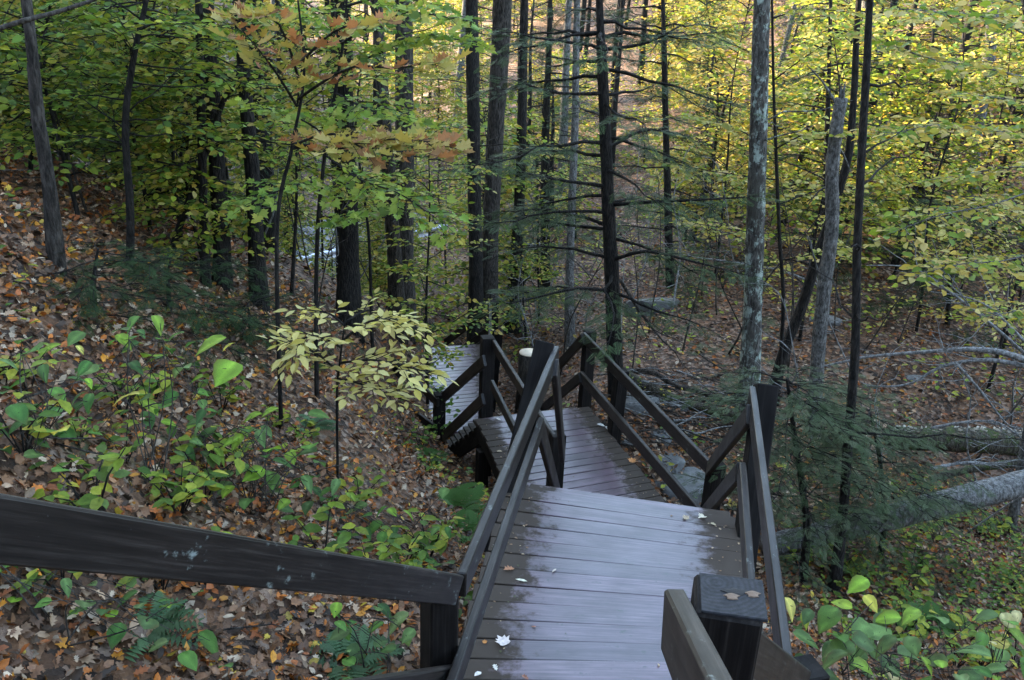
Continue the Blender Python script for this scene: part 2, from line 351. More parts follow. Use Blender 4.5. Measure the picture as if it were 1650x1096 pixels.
def tube(pts, rad, sides=8, lump=0.0, seed=0, cap=True):
    pts = np.asarray(pts, float); n = len(pts); T = np.gradient(pts, axis=0); T = unit(T)
    ref = np.array([0, 1.0, 0]) if abs(T[0][1]) < .8 else np.array([1.0, 0, 0])
    A = unit(np.cross(T, ref)); B = np.cross(T, A); th = np.arange(sides) * 2 * math.pi / sides
    R = np.asarray(rad, float)[:, None] * np.ones((1, sides))
    if lump: R = R * (1 + lump * (np.random.default_rng(seed).random((n, sides)) - .5))
    V = pts[:, None] + R[..., None] * (np.cos(th)[None, :, None] * A[:, None] + np.sin(th)[None, :, None] * B[:, None])
    i = np.arange(n - 1)[:, None] * sides; j = np.arange(sides)[None]; j2 = (j + 1) % sides
    q = np.stack([i + j, i + j2, i + sides + j2, i + sides + j], -1).reshape(-1, 4)
    loops = q.ravel(); tot = np.full(len(q), 4)
    if cap:
        loops = np.r_[loops, np.arange(sides)[::-1], (n - 1) * sides + np.arange(sides)]; tot = np.r_[tot, sides, sides]
    return V.reshape(-1, 3), loops, tot
def join(parts):
    V = []; Lp = []; T = []; k = 0
    for v, l, t in parts:
        V.append(v); Lp.append(l + k); T.append(t); k += len(v)
    return np.concatenate(V), np.concatenate(Lp), np.concatenate(T)
def spline(pts, n):
    pts = np.asarray(pts, float); m = len(pts); t = np.linspace(0, m - 1, n); out = []
    for u in t:
        i = min(int(u), m - 2); f = u - i; p0 = pts[max(i - 1, 0)]; p1 = pts[i]; p2 = pts[i + 1]; p3 = pts[min(i + 2, m - 1)]
        out.append(.5 * ((2 * p1) + (-p0 + p2) * f + (2 * p0 - 5 * p1 + 4 * p2 - p3) * f * f + (-p0 + 3 * p1 - 3 * p2 + p3) * f ** 3))
    return np.array(out)

# ------------------------------------------------------------------ boards
def board(name, parent, A, B, width, thick, mat, up=(0, 0, 1), bev=.006, hang='top', twist=0.0):
    """A beam from A to B; width is measured along up, the line A-B is its top edge (hang='top') or its middle."""
    A = np.asarray(A, float); B = np.asarray(B, float); d = B - A; L = np.linalg.norm(d); x = d / L
    upv = np.asarray(up, float); y = np.cross(upv, x); y /= np.linalg.norm(y); z = np.cross(x, y)
    mid = (A + B) / 2 - (z * width / 2 if hang == 'top' else 0)
    bm = bmesh.new(); bmesh.ops.create_cube(bm, size=1)
    bmesh.ops.scale(bm, vec=(L, thick, width), verts=bm.verts)
    bmesh.ops.bevel(bm, geom=list(bm.edges), offset=bev, segments=1, affect='EDGES', profile=.5)
    for v in bm.verts:
        v.co.x += rnd.uniform(-.002, .002); v.co.y += rnd.uniform(-.0015, .0015); v.co.z += rnd.uniform(-.0015, .0015)
    me = bpy.data.meshes.new(name); bm.to_mesh(me); bm.free(); me.materials.append(mat)
    o = bpy.data.objects.new(name, me); COL.objects.link(o)
    m = Matrix.Identity(4)
    for i in range(3): m[i][0] = x[i]; m[i][1] = y[i]; m[i][2] = z[i]; m[i][3] = mid[i]
    if twist: m = m @ Matrix.Rotation(twist, 4, 'X')
    if parent is not None:
        o.parent = parent; m = Matrix.Translation(-parent.location) @ m
    o.matrix_basis = m; return o
def post(parent, base, top, yaw, size=.14, name='post', mat=None):
    base = np.asarray(base, float); top = np.asarray(top, float)
    return board(name, parent, base, top, size, size, mat or M_POST, up=(math.cos(yaw), math.sin(yaw), 0), hang='mid', bev=.008)
# ------------------------------------------------------------------ terrain sheet
def _axis(lo, hi, fine, c, growth):
    a = [c]; s = fine
    while a[-1] < hi: a.append(a[-1] + s); s = fine * (1 + growth * max(0, a[-1] - c))
    b = [c]; s = fine
    while b[-1] > lo: b.append(b[-1] - s); s = fine * (1 + growth * max(0, c - b[-1]))
    return np.array(b[:0:-1] + a)
gx = _axis(-220, 220, .16, 0, .13); gy = _axis(-220, 320, .16, 6, .13)
XX, YY = np.meshgrid(gx, gy); ZZ = ground(XX.ravel(), YY.ravel())
nx, ny = len(gx), len(gy)
i, j = np.meshgrid(np.arange(nx - 1), np.arange(ny - 1)); a = (j * nx + i).ravel()
q = np.stack([a, a + 1, a + nx + 1, a + nx], -1)
me = mesh_np('ground', np.c_[XX.ravel(), YY.ravel(), ZZ], q.ravel(), np.full(len(q), 4), M_GROUND, smooth=True)
tag(link('ground', me), 'leaf strewn forest floor of the ravine', 'ground', kind='structure')

# ------------------------------------------------------------------ boardwalk
def lerp(a, b, t): return np.asarray(a) * (1 - t) + np.asarray(b) * t
def decking(parent, NL, NR, FL, FR, pitch=.146, thick=.04, gap=.015, mat=None, over=.03):
    n = int(round((np.linalg.norm(FL - NL) + np.linalg.norm(FR - NR)) / 2 / pitch))
    for k in range(n):
        t = (k + .5) / n; A = lerp(NL, FL, t); B = lerp(NR, FR, t); u = (B - A) / np.linalg.norm(B - A)
        w = np.linalg.norm(lerp(NL, FL, (k + 1) / n) - lerp(NL, FL, k / n)) - gap
        A = A - u * (over + rnd.uniform(-.012, .012)); B = B + u * (over + rnd.uniform(-.012, .012)); dz = np.array([0, 0, rnd.uniform(-.003, .002)])
        board('plank', parent, A + dz - [0, 0, thick / 2], B + dz - [0, 0, thick / 2], thick, w, mat or M_DECK, hang='mid', bev=.004, twist=rnd.uniform(-.004, .004))
    for a, b in ((NL, FL), (NR, FR), (lerp(NL, NR, .5), lerp(FL, FR, .5))):
        board('joist', parent, a - [0, 0, thick + .004], b - [0, 0, thick + .004], .19, .05, M_POST)
    for a, b in ((NL, NR), (FL, FR)):
        u = (b - a) / np.linalg.norm(b - a)
        board('beam', parent, a + u * .03 - [0, 0, thick + .2], b - u * .03 - [0, 0, thick + .2], .16, .07, M_POST)
    for p in (NL, NR, FL, FR):
        c = lerp(p, (NL + NR + FL + FR) / 4, .06); g = gz(c[0], c[1])
        if g < c[2] - .45: post(parent, (c[0], c[1], g - .25), (c[0], c[1], c[2] - thick - .37), math.atan2(*(NR - NL)[1::-1]), .14, 'support_post')
RH = .90
def below(p, extra=.25): return (p[0], p[1], min(gz(p[0], p[1]), p[2]) - extra)
def yaw_of(a, b): d = np.asarray(b) - np.asarray(a); return math.atan2(d[1], d[0])

# D1: near landing, z = 0
FL1, FR1 = at(822, 781, 0), at(1185, 835, 0); NL1, NR1 = at(731, 1085, 0), at(1237, 1090, 0)
NL1 = FL1 + (NL1 - FL1) * 1.28; NR1 = FR1 + (NR1 - FR1) * 1.28
L1 = thing('wooden_landing', 'upper plank landing in front with bluish sheen and fallen leaves on it', 'deck', (FL1 + FR1 + NL1 + NR1) / 4)
decking(L1, NL1, NR1, FL1, FR1)
# D2: middle landing
Z2 = -1.85
FL2, FR2 = at(771, 676, Z2), at(945, 655, Z2); NR2 = at(1088, 832, Z2); NL2 = at(852, 850, Z2)
NL2 = FL2 + (NL2 - FL2) * 1.12
L2 = thing('wooden_landing', 'middle plank landing one flight below the upper one with mossy right edge', 'deck', (FL2 + FR2 + NL2 + NR2) / 4)
decking(L2, NL2, NR2, FL2, FR2)
# D3: lower landing
Z3 = -3.3
FL3, FR3, NR3, NL3 = at(648, 563, Z3), at(790, 553, Z3), at(785, 690, Z3), at(655, 705, Z3)
L3 = thing('wooden_landing', 'lowest pale plank landing behind the yellow sapling', 'deck', (FL3 + FR3 + NL3 + NR3) / 4)
decking(L3, NL3, NR3, FL3, FR3)

def flight(label, TL, TR, BL, BR, n, parent=None):
    """Open stairs from the top edge TL-TR down to BL-BR: n double board treads on two stringers."""
    t = thing('wooden_stairs', label, 'stairs', (np.asarray(TL) + TR + BL + BR) / 4)
    for k in range(1, n):
        f = k / n; A = lerp(TL, BL, f); B = lerp(TR, BR, f); run = (lerp(BL, BR, .5) - lerp(TL, TR, .5)); run = run * [1, 1, 0]; h = np.linalg.norm(run); u = run / h; s = h / n
        for m in (-.26, .26):
            off = u * (m * s * .96)
            board('tread', t, A + off - [0, 0, .02], B + off - [0, 0, .02], .04, s * .49, M_DECK, hang='mid', bev=.005)
    for a, b in ((TL, BL), (TR, BR)):
        c = lerp((np.asarray(TL) + BL) / 2, (np.asarray(TR) + BR) / 2, .5) - (np.asarray(a) + b) / 2; c = c / np.linalg.norm(c) * .05
        board('stringer', t, a + c - [0, 0, .05], b + c - [0, 0, .05], .24, .05, M_POST)
    return t
def rails(t, A, B, ext=.0, hi=RH, lo=.36, w=.14, thick=.045, side=0.0):
    """Two boards between the rail heights of A and B; A and B are deck points."""
    A = np.asarray(A, float); B = np.asarray(B, float); u = (B - A) / np.linalg.norm(B - A); sd = np.array([-u[1], u[0], 0]) * side
    board('top_rail', t, A + [0, 0, hi] - u * ext + sd, B + [0, 0, hi] + u * ext + sd, w, thick, M_RAIL)
    board('lower_rail', t, A + [0, 0, lo + w / 2] - u * ext + sd, B + [0, 0, lo + w / 2] + u * ext + sd, w, thick, M_RAIL)

Zr = RH
# upper flight and its railings
LA = at(742, 926, Zr)                                   # near left corner of D1, rail height
LB = atZ(-2, 795, 1.82)
RA = at(1270, 1064, Zr)                                 # near right corner
FG = atZ(1172, 962, 2.1)                                # head of the post in front
sdv = (LB - LA); 
TLs = LA - [0, 0, RH] + sdv * .98; BLs = LA - [0, 0, RH] + sdv * .04
lat = np.array([.927, -.375, 0]) * 1.42
flight('upper stairs coming down to the near landing', TLs + [.06, 0, 0], TLs + lat, BLs + [.06, 0, 0], BLs + lat, 9)
top_c = TLs + lat * .5
t = thing('wooden_landing', 'top plank landing where the viewer stands', 'deck', (top_c[0], top_c[1], TLs[2]))
bk = -np.array([.375, .927, 0]) * 1.6
decking(t, TLs + bk, TLs + lat * 1.35 + bk, TLs, TLs + lat * 1.35)

r = thing('wooden_railing', 'dark sloping handrail crossing the lower left corner', 'railing', LA - [0, 0, RH])
ext = LB + sdv * .28
board('top_rail', r, LA + [-.0, .0, 0], ext, .14, .045, M_RAIL)
board('lower_rail', r, LA - [0, 0, .535], ext - [0, 0, .66], .14, .045, M_RAIL)
pb = LA + np.array([-.10, .03, -.07]); post(r, (pb[0], pb[1], gz(pb[0], pb[1]) - .2), pb, .5, .145)
pe = LB + sdv * .2; post(r, (pe[0], pe[1], gz(pe[0], pe[1]) - .2), pe + [0, 0, -.02], .5, .145)

r = thing('wooden_railing', 'blurred railing post with weathered sawn top standing closest in the lower right', 'railing', (FG[0], FG[1], gz(FG[0], FG[1])))
fy = math.radians(-9)
post(r, (FG[0] + .01, FG[1], gz(FG[0], FG[1]) - .2), FG, fy, .155)
hp = FG + np.array([-.118, .03, -.005]); hq = atZ(1180, 1130, 1.45)
bd = hq - hp; bd = bd / np.linalg.norm(bd)
board('top_rail', r, hp - bd * .0, hp + bd * 1.9, .15, .05, M_RAIL)
board('lower_rail', r, hp - [0, 0, .5], hp + bd * 1.9 - [0, 0, .5], .14, .045, M_RAIL)
p0 = FG + np.array([.075, .02, -.1]); board('stair_rail', r, p0, RA + [.06, -.05, .0], .14, .045, M_RAIL)
board('stair_rail', r, p0 - [0, 0, .48], RA + [.06, -.05, -.48], .14, .045, M_RAIL)
ring = M_ENDG
o = board('sawn_top', r, FG + [.012, 0, 0], FG + [.012, 0, .006], .149, .149, ring, up=(math.cos(fy), math.sin(fy), 0), hang='mid', bev=.002)
bm = bmesh.new(); bmesh.ops.create_icosphere(bm, subdivisions=2, radius=1)
for v in bm.verts: v.co = Vector((v.co.x * .03 * (1 + .3 * math.sin(5 * v.co.y)), v.co.y * .014 * (1 + .3 * math.cos(7 * v.co.x)), v.co.z * .004))
kn = bpy.data.meshes.new('rotten_hollow'); bm.to_mesh(kn); bm.free(); kn.materials.append(M_HOLE); link('rotten_hollow', kn, r, FG + np.array([.02, .01, .007]) - np.array(r.location))
for dx, dy in ((-.012, -.018), (.04, -.006)):
    bm = bmesh.new(); bmesh.ops.create_icosphere(bm, subdivisions=2, radius=1)
    for v in bm.verts: v.co = Vector((v.co.x * .016 * (1 + .4 * math.sin(6 * v.co.y)), v.co.y * .012, v.co.z * .005))
    kn = bpy.data.meshes.new('pale_splinter'); bm.to_mesh(kn); bm.free(); kn.materials.append(M_SPLIT); link('pale_splinter', kn, r, FG + np.array([.02 + dx, .01 + dy, .008]) - np.array(r.location))

# D1 left railing
PLt = at(878, 557, Zr + .02); PLb = at(822, 786, 0)
r = thing('wooden_railing', 'long handrail along the left edge of the near landing up to a leaning post', 'railing', PLb)
board('top_rail', r, LA + [.005, .01, .002], at(897, 557, Zr), .14, .045, M_RAIL)
board('lower_rail', r, at(722, 1110, .5), at(872, 672, .46), .14, .045, M_RAIL)
u = (PLt - PLb); post(r, PLb - u * .45, PLt + [-.0, .05, 0], yaw_of(NL1, FL1), .15)
# D1 right railing
PRt = at(1231, 622, Zr + .01); PRb = at(1202, 858, 0)
r = thing('wooden_railing', 'handrail along the right edge of the near landing with grey top face', 'railing', PRb)
board('top_rail', r, RA, at(1213, 622, Zr), .14, .045, M_RAIL)
board('lower_rail', r, at(1222, 1080, .42), at(1197, 744, .44), .14, .045, M_RAIL)
u = (PRt - PRb); post(r, PRb - u * 1.2, PRt + [.02, .02, 0], yaw_of(NR1, FR1), .15)
pr = RA + np.array([.09, .02, 0]); post(r, (pr[0], pr[1], gz(pr[0], pr[1]) - .2), pr - [0, 0, .05], .3, .145)

# flight D1 -> D2
QR = at(1150, 742, Z2 + RH); QL = at(906, 722, Z2 + RH)
flight('stairs dropping from the near landing to the middle landing', FL1 + (FR1 - FL1) * .06, FR1, QL - [0, 0, RH], QR - [0, 0, RH], 10)
r = thing('wooden_railing', 'short stair rail dropping right of the flight to the middle landing', 'railing', QR - [0, 0, RH])
board('top_rail', r, at(1209, 652, Zr - .03), at(1143, 744, Z2 + RH), .14, .045, M_RAIL)
board('lower_rail', r, at(1192, 745, .40), at(1130, 822, Z2 + .45), .14, .045, M_RAIL)
qp = at(1156, 740, Z2 + RH); post(r, below(qp - [0, 0, RH], .3), qp - [0, 0, .04], yaw_of(NR2, FR2), .15)
r = thing('wooden_railing', 'steep stair rail dropping left of the flight to the middle landing', 'railing', QL - [0, 0, RH])
board('top_rail', r, at(896, 578, Zr - .02), at(908, 725, Z2 + RH), .14, .045, M_RAIL)
board('lower_rail', r, at(872, 676, .42), at(903, 800, Z2 + .42), .14, .045, M_RAIL)
qp = at(899, 698, Z2 + RH); post(r, below(qp - [0, 0, RH], .3), qp - [0, 0, .0], yaw_of(NL2, FL2), .15)
# D2 right railing
CR = at(944, 535, Z2 + RH); 
r = thing('wooden_railing', 'straight railing along the right edge of the middle landing', 'railing', CR - [0, 0, RH])
board('top_rail', r, at(1147, 746, Z2 + RH), at(941, 535, Z2 + RH), .15, .045, M_RAIL)
board('lower_rail', r, at(1133, 824, Z2 + .47), at(937, 598, Z2 + .47), .15, .045, M_RAIL)
cp = at(951, 536, Z2 + RH); post(r, below(cp - [0, 0, RH + .1], .3), cp + [0, .05, .01], yaw_of(NR2, FR2), .15)
mp_ = at(997, 592, Z2 + RH); post(r, below(mp_ - [0, 0, RH + .1], .3), mp_ + [.05, .06, -.06], yaw_of(NR2, FR2), .15)
# D2 left railing
CRl = at(787, 545, Z2 + RH)
r = thing('wooden_railing', 'railing along the left edge of the middle landing behind the leaning post', 'railing', CRl - [0, 0, RH])
board('top_rail', r, at(893, 700, Z2 + RH), at(795, 546, Z2 + RH), .14, .045, M_RAIL)
board('lower_rail', r, at(845, 716, Z2 + .42), at(793, 612, Z2 + .45), .14, .045, M_RAIL)
post(r, (CRl[0], CRl[1], Z2 - 2.2), CRl + [-.01, .02, .01], yaw_of(NL2, FL2), .17)
# flight D2 -> D3
BQ = at(708, 636, Z3 + RH); off = FR2 - FL2
flight('stairs with open treads dropping from the middle to the lowest landing', FL2 + off * .02, FR2, BQ - [0, 0, RH] + off * .05, BQ - [0, 0, RH] + off, 8)
r = thing('wooden_railing', 'two sloping boards between the middle and lowest landing with vine on the lower post', 'railing', BQ - [0, 0, RH])
board('top_rail', r, at(779, 572, Z2 + .82), at(712, 634, Z3 + RH), .15, .045, M_RAIL)
board('lower_rail', r, at(777, 634, Z2 + .36), at(713, 696, Z3 + .42), .15, .045, M_RAIL)
post(r, below(BQ - [0, 0, RH + .1], .4), BQ + [0, 0, .02], yaw_of(FL2, FR2), .16)
r = thing('wooden_railing', 'far stair rail sloping down behind the leaning post from the corner of the middle landing', 'railing', FR2)
e = BQ + off * 1.04
board('top_rail', r, at(938, 538, Z2 + RH), e, .14, .045, M_RAIL)
board('lower_rail', r, at(934, 600, Z2 + .46), e - [0, 0, .45], .14, .045, M_RAIL)
post(r, below(e - [0, 0, RH + .1], .4), e + [0, 0, .02], yaw_of(FL2, FR2), .15)
# D3 left railing
D3L = at(640, 583, Z3 + RH)
r = thing('wooden_railing', 'railing on the near left edge of the lowest landing half hidden by leaves', 'railing', D3L - [0, 0, RH])
board('top_rail', r, at(706, 642, Z3 + RH), D3L, .14, .045, M_RAIL)
board('lower_rail', r, at(703, 686, Z3 + .46), at(640, 640, Z3 + .46), .14, .045, M_RAIL)
post(r, below(D3L - [0, 0, RH], .4), D3L + [0, 0, .02], .4, .15)
fl = at(662, 489, Z3 + RH)
board('top_rail', r, fl, at(651, 535, Z3 + RH), .14, .05, M_RAIL)
board('lower_rail', r, fl - [0, 0, .45], at(651, 535, Z3 + RH) - [0, 0, .45], .14, .05, M_RAIL)
post(r, below(fl - [0, 0, RH], .4), fl + [-.08, 0, .02], .2, .15)
# D3 right railing
fr = at(796, 487, Z3 + RH)
r = thing('wooden_railing', 'railing on the right edge of the lowest landing seen end on above the middle post', 'railing', fr - [0, 0, RH])
nr = at(790, 575, Z3 + RH)
board('top_rail', r, fr + [-.07, 0, 0], nr, .14, .05, M_RAIL)
board('lower_rail', r, fr + [-.07, 0, -.45], nr - [0, 0, .45], .14, .05, M_RAIL)
post(r, below(fr - [0, 0, RH], .5), fr + [.01, 0, .02], 0.1, .17)
mid = lerp(fr, nr, .55); post(r, below(mid - [0, 0, RH], .5), mid + [.12, 0, -.02], 0.1, .15)
# last flight
Z4 = -4.7
e4 = at(704, 556, Z4 + RH); w4 = (FL3 - FR3)
flight('last flight of stairs falling away beyond the lowest landing', FL3, FR3, e4 - [0, 0, RH] + w4, e4 - [0, 0, RH], 8)
r = thing('wooden_railing', 'farthest sloping rails beyond the lowest landing meeting in a V', 'railing', e4 - [0, 0, RH])
board('top_rail', r, fr + [-.05, .05, -.02], e4, .15, .045, M_RAIL)
board('lower_rail', r, fr + [-.05, .05, -.48], e4 - [0, 0, .46], .15, .045, M_RAIL)
post(r, below(e4 - [0, 0, RH], .4), e4 + [.0, .04, 0], .2, .15)
e5 = at(684, 538, Z4 + RH)
board('top_rail', r, e4, e5, .14, .045, M_RAIL); board('lower_rail', r, e4 - [0, 0, .46], e5 - [0, 0, .46], .14, .045, M_RAIL)
post(r, below(e5 - [0, 0, RH], .4), e5 + [.0, .04, 0], .2, .15)

# ------------------------------------------------------------------ plants: generators
GREEN = [(.07, .13, .02), (.1, .17, .025), (.13, .2, .03), (.08, .13, .03)]
YGREEN = [(.2, .25, .028), (.27, .3, .033), (.15, .22, .028), (.36, .33, .04)]
YELLOW = [(.4, .33, .08), (.46, .39, .13), (.36, .26, .05), (.3, .28, .06), (.42, .28, .045)]
RUST = [(.3, .12, .04), (.34, .17, .06), (.24, .09, .035), (.38, .22, .1), (.34, .25, .07), (.2, .1, .05)]
BROWN = [(.2, .12, .06), (.28, .16, .08), (.15, .08, .04)]
HEM = [(.016, .032, .011), (.024, .045, .015), (.032, .055, .02), (.02, .036, .014)]
HEMC = [(.035, .055, .022), (.05, .075, .03), (.04, .06, .026), (.06, .085, .04)]
HEMG = [(.04, .058, .026), (.058, .078, .038), (.045, .06, .03), (.075, .09, .05)]
def pal(rs, palette, n):
    c = np.array(palette)[rs.integers(0, len(palette), n)]
    return c * rs.uniform(.75, 1.25, (n, 1)) * rs.uniform(.93, 1.07, (n, 3))
def mixpal(*ws):
    out = []
    for p, k in ws: out += list(p) * k
    return out

class Grow:
    """Collects wood (tubes) and leaves of one plant in coordinates about its base."""
    def __init__(s, seed): s.rs = np.random.default_rng(seed); s.wood = []; s.P = []; s.D = []; s.N = []; s.S = []
    def tube(s, pts, rad, sides=5, lump=0.0): s.wood.append(tube(pts, rad, sides, lump, int(s.rs.integers(1e6))))
    def leaf(s, p, d, nrm, size): s.P.append(p); s.D.append(d); s.N.append(nrm); s.S.append(size)
    def twig(s, p, d, L, lsp, lsz, flat=.35, wood=True, spread=.9, r=.004):
        rs = s.rs; d = d / np.linalg.norm(d); side = np.cross(d, [0, 0, 1.0]); side /= max(1e-6, np.linalg.norm(side))
        e = p + d * L + np.array([0, 0, -.12 * L]); m = p + d * L * .5
        if wood: s.tube([p, m, e], [r, r * .7, r * .35], 3)
        n = max(2, int(L / lsp))
        for k in range(n):
            t = (k + .6) / n; q = p * (1 - t) + e * t; sg = 1 if k % 2 else -1
            dd = d * rs.uniform(.4, .9) + side * sg * spread * rs.uniform(.7, 1.2) + np.array([0, 0, rs.uniform(-.45, .15)])
            if k == n - 1: dd = d + np.array([0, 0, -.2])
            nn = np.array([rs.normal(0, flat), rs.normal(0, flat), 1.0])
            s.leaf(q, dd, nn, lsz * rs.uniform(.65, 1.2))
    def limb(s, p, az, el, L, r, droop=.12, tsp=.16, tl=.45, lsp=.07, lsz=.08, flat=.6, start=.25, wiggle=.06, twood=True, spread=.9, sides=4):
        rs = s.rs; n = 7; d = np.array([math.cos(az) * math.cos(el), math.sin(az) * math.cos(el), math.sin(el)]); pts = [np.asarray(p, float)]
        for k in range(1, n):
            dd = d + np.array([rs.normal(0, wiggle), rs.normal(0, wiggle), rs.normal(0, wiggle) - droop * k / n]); pts.append(pts[-1] + dd * L / (n - 1))
        pts = np.array(pts); s.tube(pts, np.linspace(r, r * .2, n), sides)
        s.dress(pts, L, tsp, tl, lsp, lsz, flat, start, twood, spread); return pts
    def dress(s, pts, L, tsp, tl, lsp, lsz, flat=.6, start=.25, twood=True, spread=.9):
        rs = s.rs; n = len(pts); m = max(2, int(L * (1 - start) / tsp))
        for k in range(m):
            t = start + (1 - start) * (k + .5) / m; u = t * (n - 1); i = min(int(u), n - 2); q = pts[i] + (pts[i + 1] - pts[i]) * (u - i)
            tan = pts[i + 1] - pts[i]; tan /= np.linalg.norm(tan); sd = np.cross(tan, [0, 0, 1.0]); sd /= max(1e-6, np.linalg.norm(sd)); sg = 1 if k % 2 else -1
            d = tan * rs.uniform(.5, 1) + sd * sg * rs.uniform(.6, 1.1) + np.array([0, 0, rs.uniform(-.2, .25)])
            s.twig(q, d, tl * (1.15 - .6 * t) * rs.uniform(.6, 1.2), lsp, lsz, flat, twood, spread)
        s.twig(pts[-1], pts[-1] - pts[-2], tl * .6, lsp, lsz, flat, twood, spread)
    def arrays(s): return np.array(s.P), np.array(s.D), np.array(s.N), np.array(s.S)

_variants = {}
def variants(key, tmpl, palette, mat, k=7):
    if key not in _variants:
        rs = np.random.default_rng(abs(hash(key)) % 1000 if False else len(_variants) + 5); out = []
        for c in pal(rs, palette, k):
            V, f = tmpl; V = V.copy(); V[:, 2] += rs.uniform(-.15, .15) * V[:, 1] ** 2 + rs.uniform(-.25, .25) * V[:, 0] * V[:, 1]
            cc = np.repeat(c[None], len(V), 0)
            if tmpl is BIG or tmpl is BIGN:
                cc = cc * (1 + .14 * rs.normal(0, 1, (len(V), 1))); cc[2::5] *= 1.45
                if rs.random() < .5:
                    e = [k_ for k_ in range(len(V)) if k_ % 5 in (0, 4) or k_ > 24]; e = [k_ for k_ in e if rs.random() < .45]; cc[e] = cc[e] * .4 + np.array([.1, .05, .015]) * .6
            out.append(mesh_np('leaf', V, np.concatenate([np.array(q) for q in f]), [len(q) for q in f], mat, np.clip(cc, .005, 1), smooth=tmpl is BIG or tmpl is BIGN))
        _variants[key] = out
    return _variants[key]
def place_leaf(t, me, p, d, nrm, size):
    d = np.asarray(d, float); d = d / np.linalg.norm(d); x = np.cross(d, nrm); x /= max(1e-6, np.linalg.norm(x)); n2 = np.cross(x, d)
    o = bpy.data.objects.new('leaf', me); COL.objects.link(o); m = Matrix.Identity(4)
    for i in range(3): m[i][0] = x[i] * size; m[i][1] = d[i] * size; m[i][2] = n2[i] * size; m[i][3] = p[i]
    o.parent = t; o.matrix_basis = m; return o
def finish(g, t, palette, tmpl=OVAL, mat=None, bk=None, n_ind=0, key=None, leafname='foliage', wood='trunk', palfn=None):
    """Wood and leaves of a grown plant become parts of thing t."""
    mat = mat or M_LEAF
    if g.wood: link(wood, mesh_np(wood, *join(g.wood), bk or M_BARKD, smooth=True), t)
    if not g.P: return
    P, D, N, Sz = g.arrays()
    idx = np.arange(len(P))
    if n_ind:
        dist = np.linalg.norm(P + np.array(t.location) - O, axis=1); o = np.argsort(dist / Sz); near, idx = o[:n_ind], o[n_ind:]
        vs = variants(key, tmpl, palette, mat)
        for k in near: place_leaf(t, vs[int(g.rs.integers(len(vs)))], P[k], D[k], N[k], Sz[k])
    if len(idx):
        C = pal(g.rs, palette, len(idx)) if palfn is None else palfn(P[idx], g.rs)
        tag(link(leafname, cloud(leafname, P[idx], D[idx], N[idx], Sz[idx], C, tmpl, mat), t), kind='stuff')

def stem_path(base, top, n=12, wob=.02, seed=0):
    rs = np.random.default_rng(seed); t = np.linspace(0, 1, n)[:, None]; p = np.asarray(base)[None] * (1 - t) + np.asarray(top)[None] * t
    L = np.linalg.norm(np.asarray(top) - base); w = rs.normal(0, wob * L, (4, 3)); w[0] = 0; w[:, 2] = 0
    return p + spline(w, n) * (t * 1.0)
def interp(path, t):
    u = t * (len(path) - 1); i = min(int(u), len(path) - 2); return path[i] + (path[i + 1] - path[i]) * (u - i)

# ------------------------------------------------------------------ big trunks seen in the picture
def trunk_tree(label, basepx, pxs, wpx, H=15, bk=None, name='forest_tree', cat='tree', group=None, Z=None, limbs=5, crown=True, palette=None, seed=0, deadlimbs=4, lump=.12, flare=1.35):
    """pxs: further points of the stem as (px, py, width px), bottom to top; it is carried on upward to height H."""
    b = hit(*basepx) if Z is None else atZ(*basepx, Z)
    Zb = depth(b); g0 = gz(b[0], b[1]); pts = [np.array([b[0], b[1], min(b[2], g0) - .25])]; r = [wpx / 2 / F * Zb * flare]
    for k, q in enumerate(pxs):
        p = atY(q[0], q[1], b[1] + (.0)); pts.append(p); r.append(q[2] / 2 / F * depth(p))
    d = pts[-1] - pts[-2]; d = d / np.linalg.norm(d); d = d * .75 + np.array([0, 0, .25]); d /= np.linalg.norm(d)
    top = b[2] + H
    if top > pts[-1][2] + 1:
        e = pts[-1] + d * (top - pts[-1][2]) / d[2]
        for f in (.25, .5, .75, 1): pts.append(pts[1 + len(pxs) - 1] * (1 - f) + e * f if False else pts[len(pxs)] * (1 - f) + e * f); r.append(r[len(pxs)] * (1 - .85 * f))
    base = np.array([b[0], b[1], g0]); path = spline(np.array(pts), 46) - base; rad = spline(np.c_[r, r, r], 46)[:, 0]
    t = thing(name, label, cat, base, group); g = Grow(seed + 500)
    g.tube(path, np.maximum(rad, .006), 14, lump)
    hs = path[:, 2]
    for k in range(deadlimbs):
        h = g.rs.uniform(1.2, 5.5); u = np.interp(h, hs, np.linspace(0, 1, 46)); p = interp(path, u)
        az = g.rs.uniform(0, 6.28); L = g.rs.uniform(.5, 1.6); n = 6; dd = np.array([math.cos(az), math.sin(az), g.rs.uniform(-.1, .35)]); q = [p]
        for _ in range(n): q.append(q[-1] + (dd + g.rs.normal(0, .18, 3)) * L / n)
        g.tube(q, np.linspace(.014, .003, n + 1), 4)
    if crown:
        for k in range(limbs + 11):
            u = g.rs.uniform(.6, .97); p = interp(path, u)
            g.limb(p, g.rs.uniform(0, 6.28), g.rs.uniform(.1, .8), g.rs.uniform(1.6, 3.4), .04, .1, .42, .9, .2, .24, .6, .2, twood=False)
    finish(g, t, palette or mixpal((YGREEN, 2), (GREEN, 1), (YELLOW, 1)), OVAL, bk=bk or M_BARK, leafname='crown')
    return t
TALL = 'tall trunks standing on the near slope'
trunk_tree('mottled brown trunk leaning left, first big trunk from the left edge', (88, 436), [(79, 300, 22), (63, 200, 21), (55, 120, 19), (42, 0, 17)], 25, bk=M_BARK, seed=1)
trunk_tree('dark straight trunk left of the guard rail gap with bare limbs', (418, 494), [(412, 380, 25), (407, 280, 24), (398, 180, 22), (392, 100, 21), (386, 0, 19)], 27, bk=M_BARKD, seed=2)
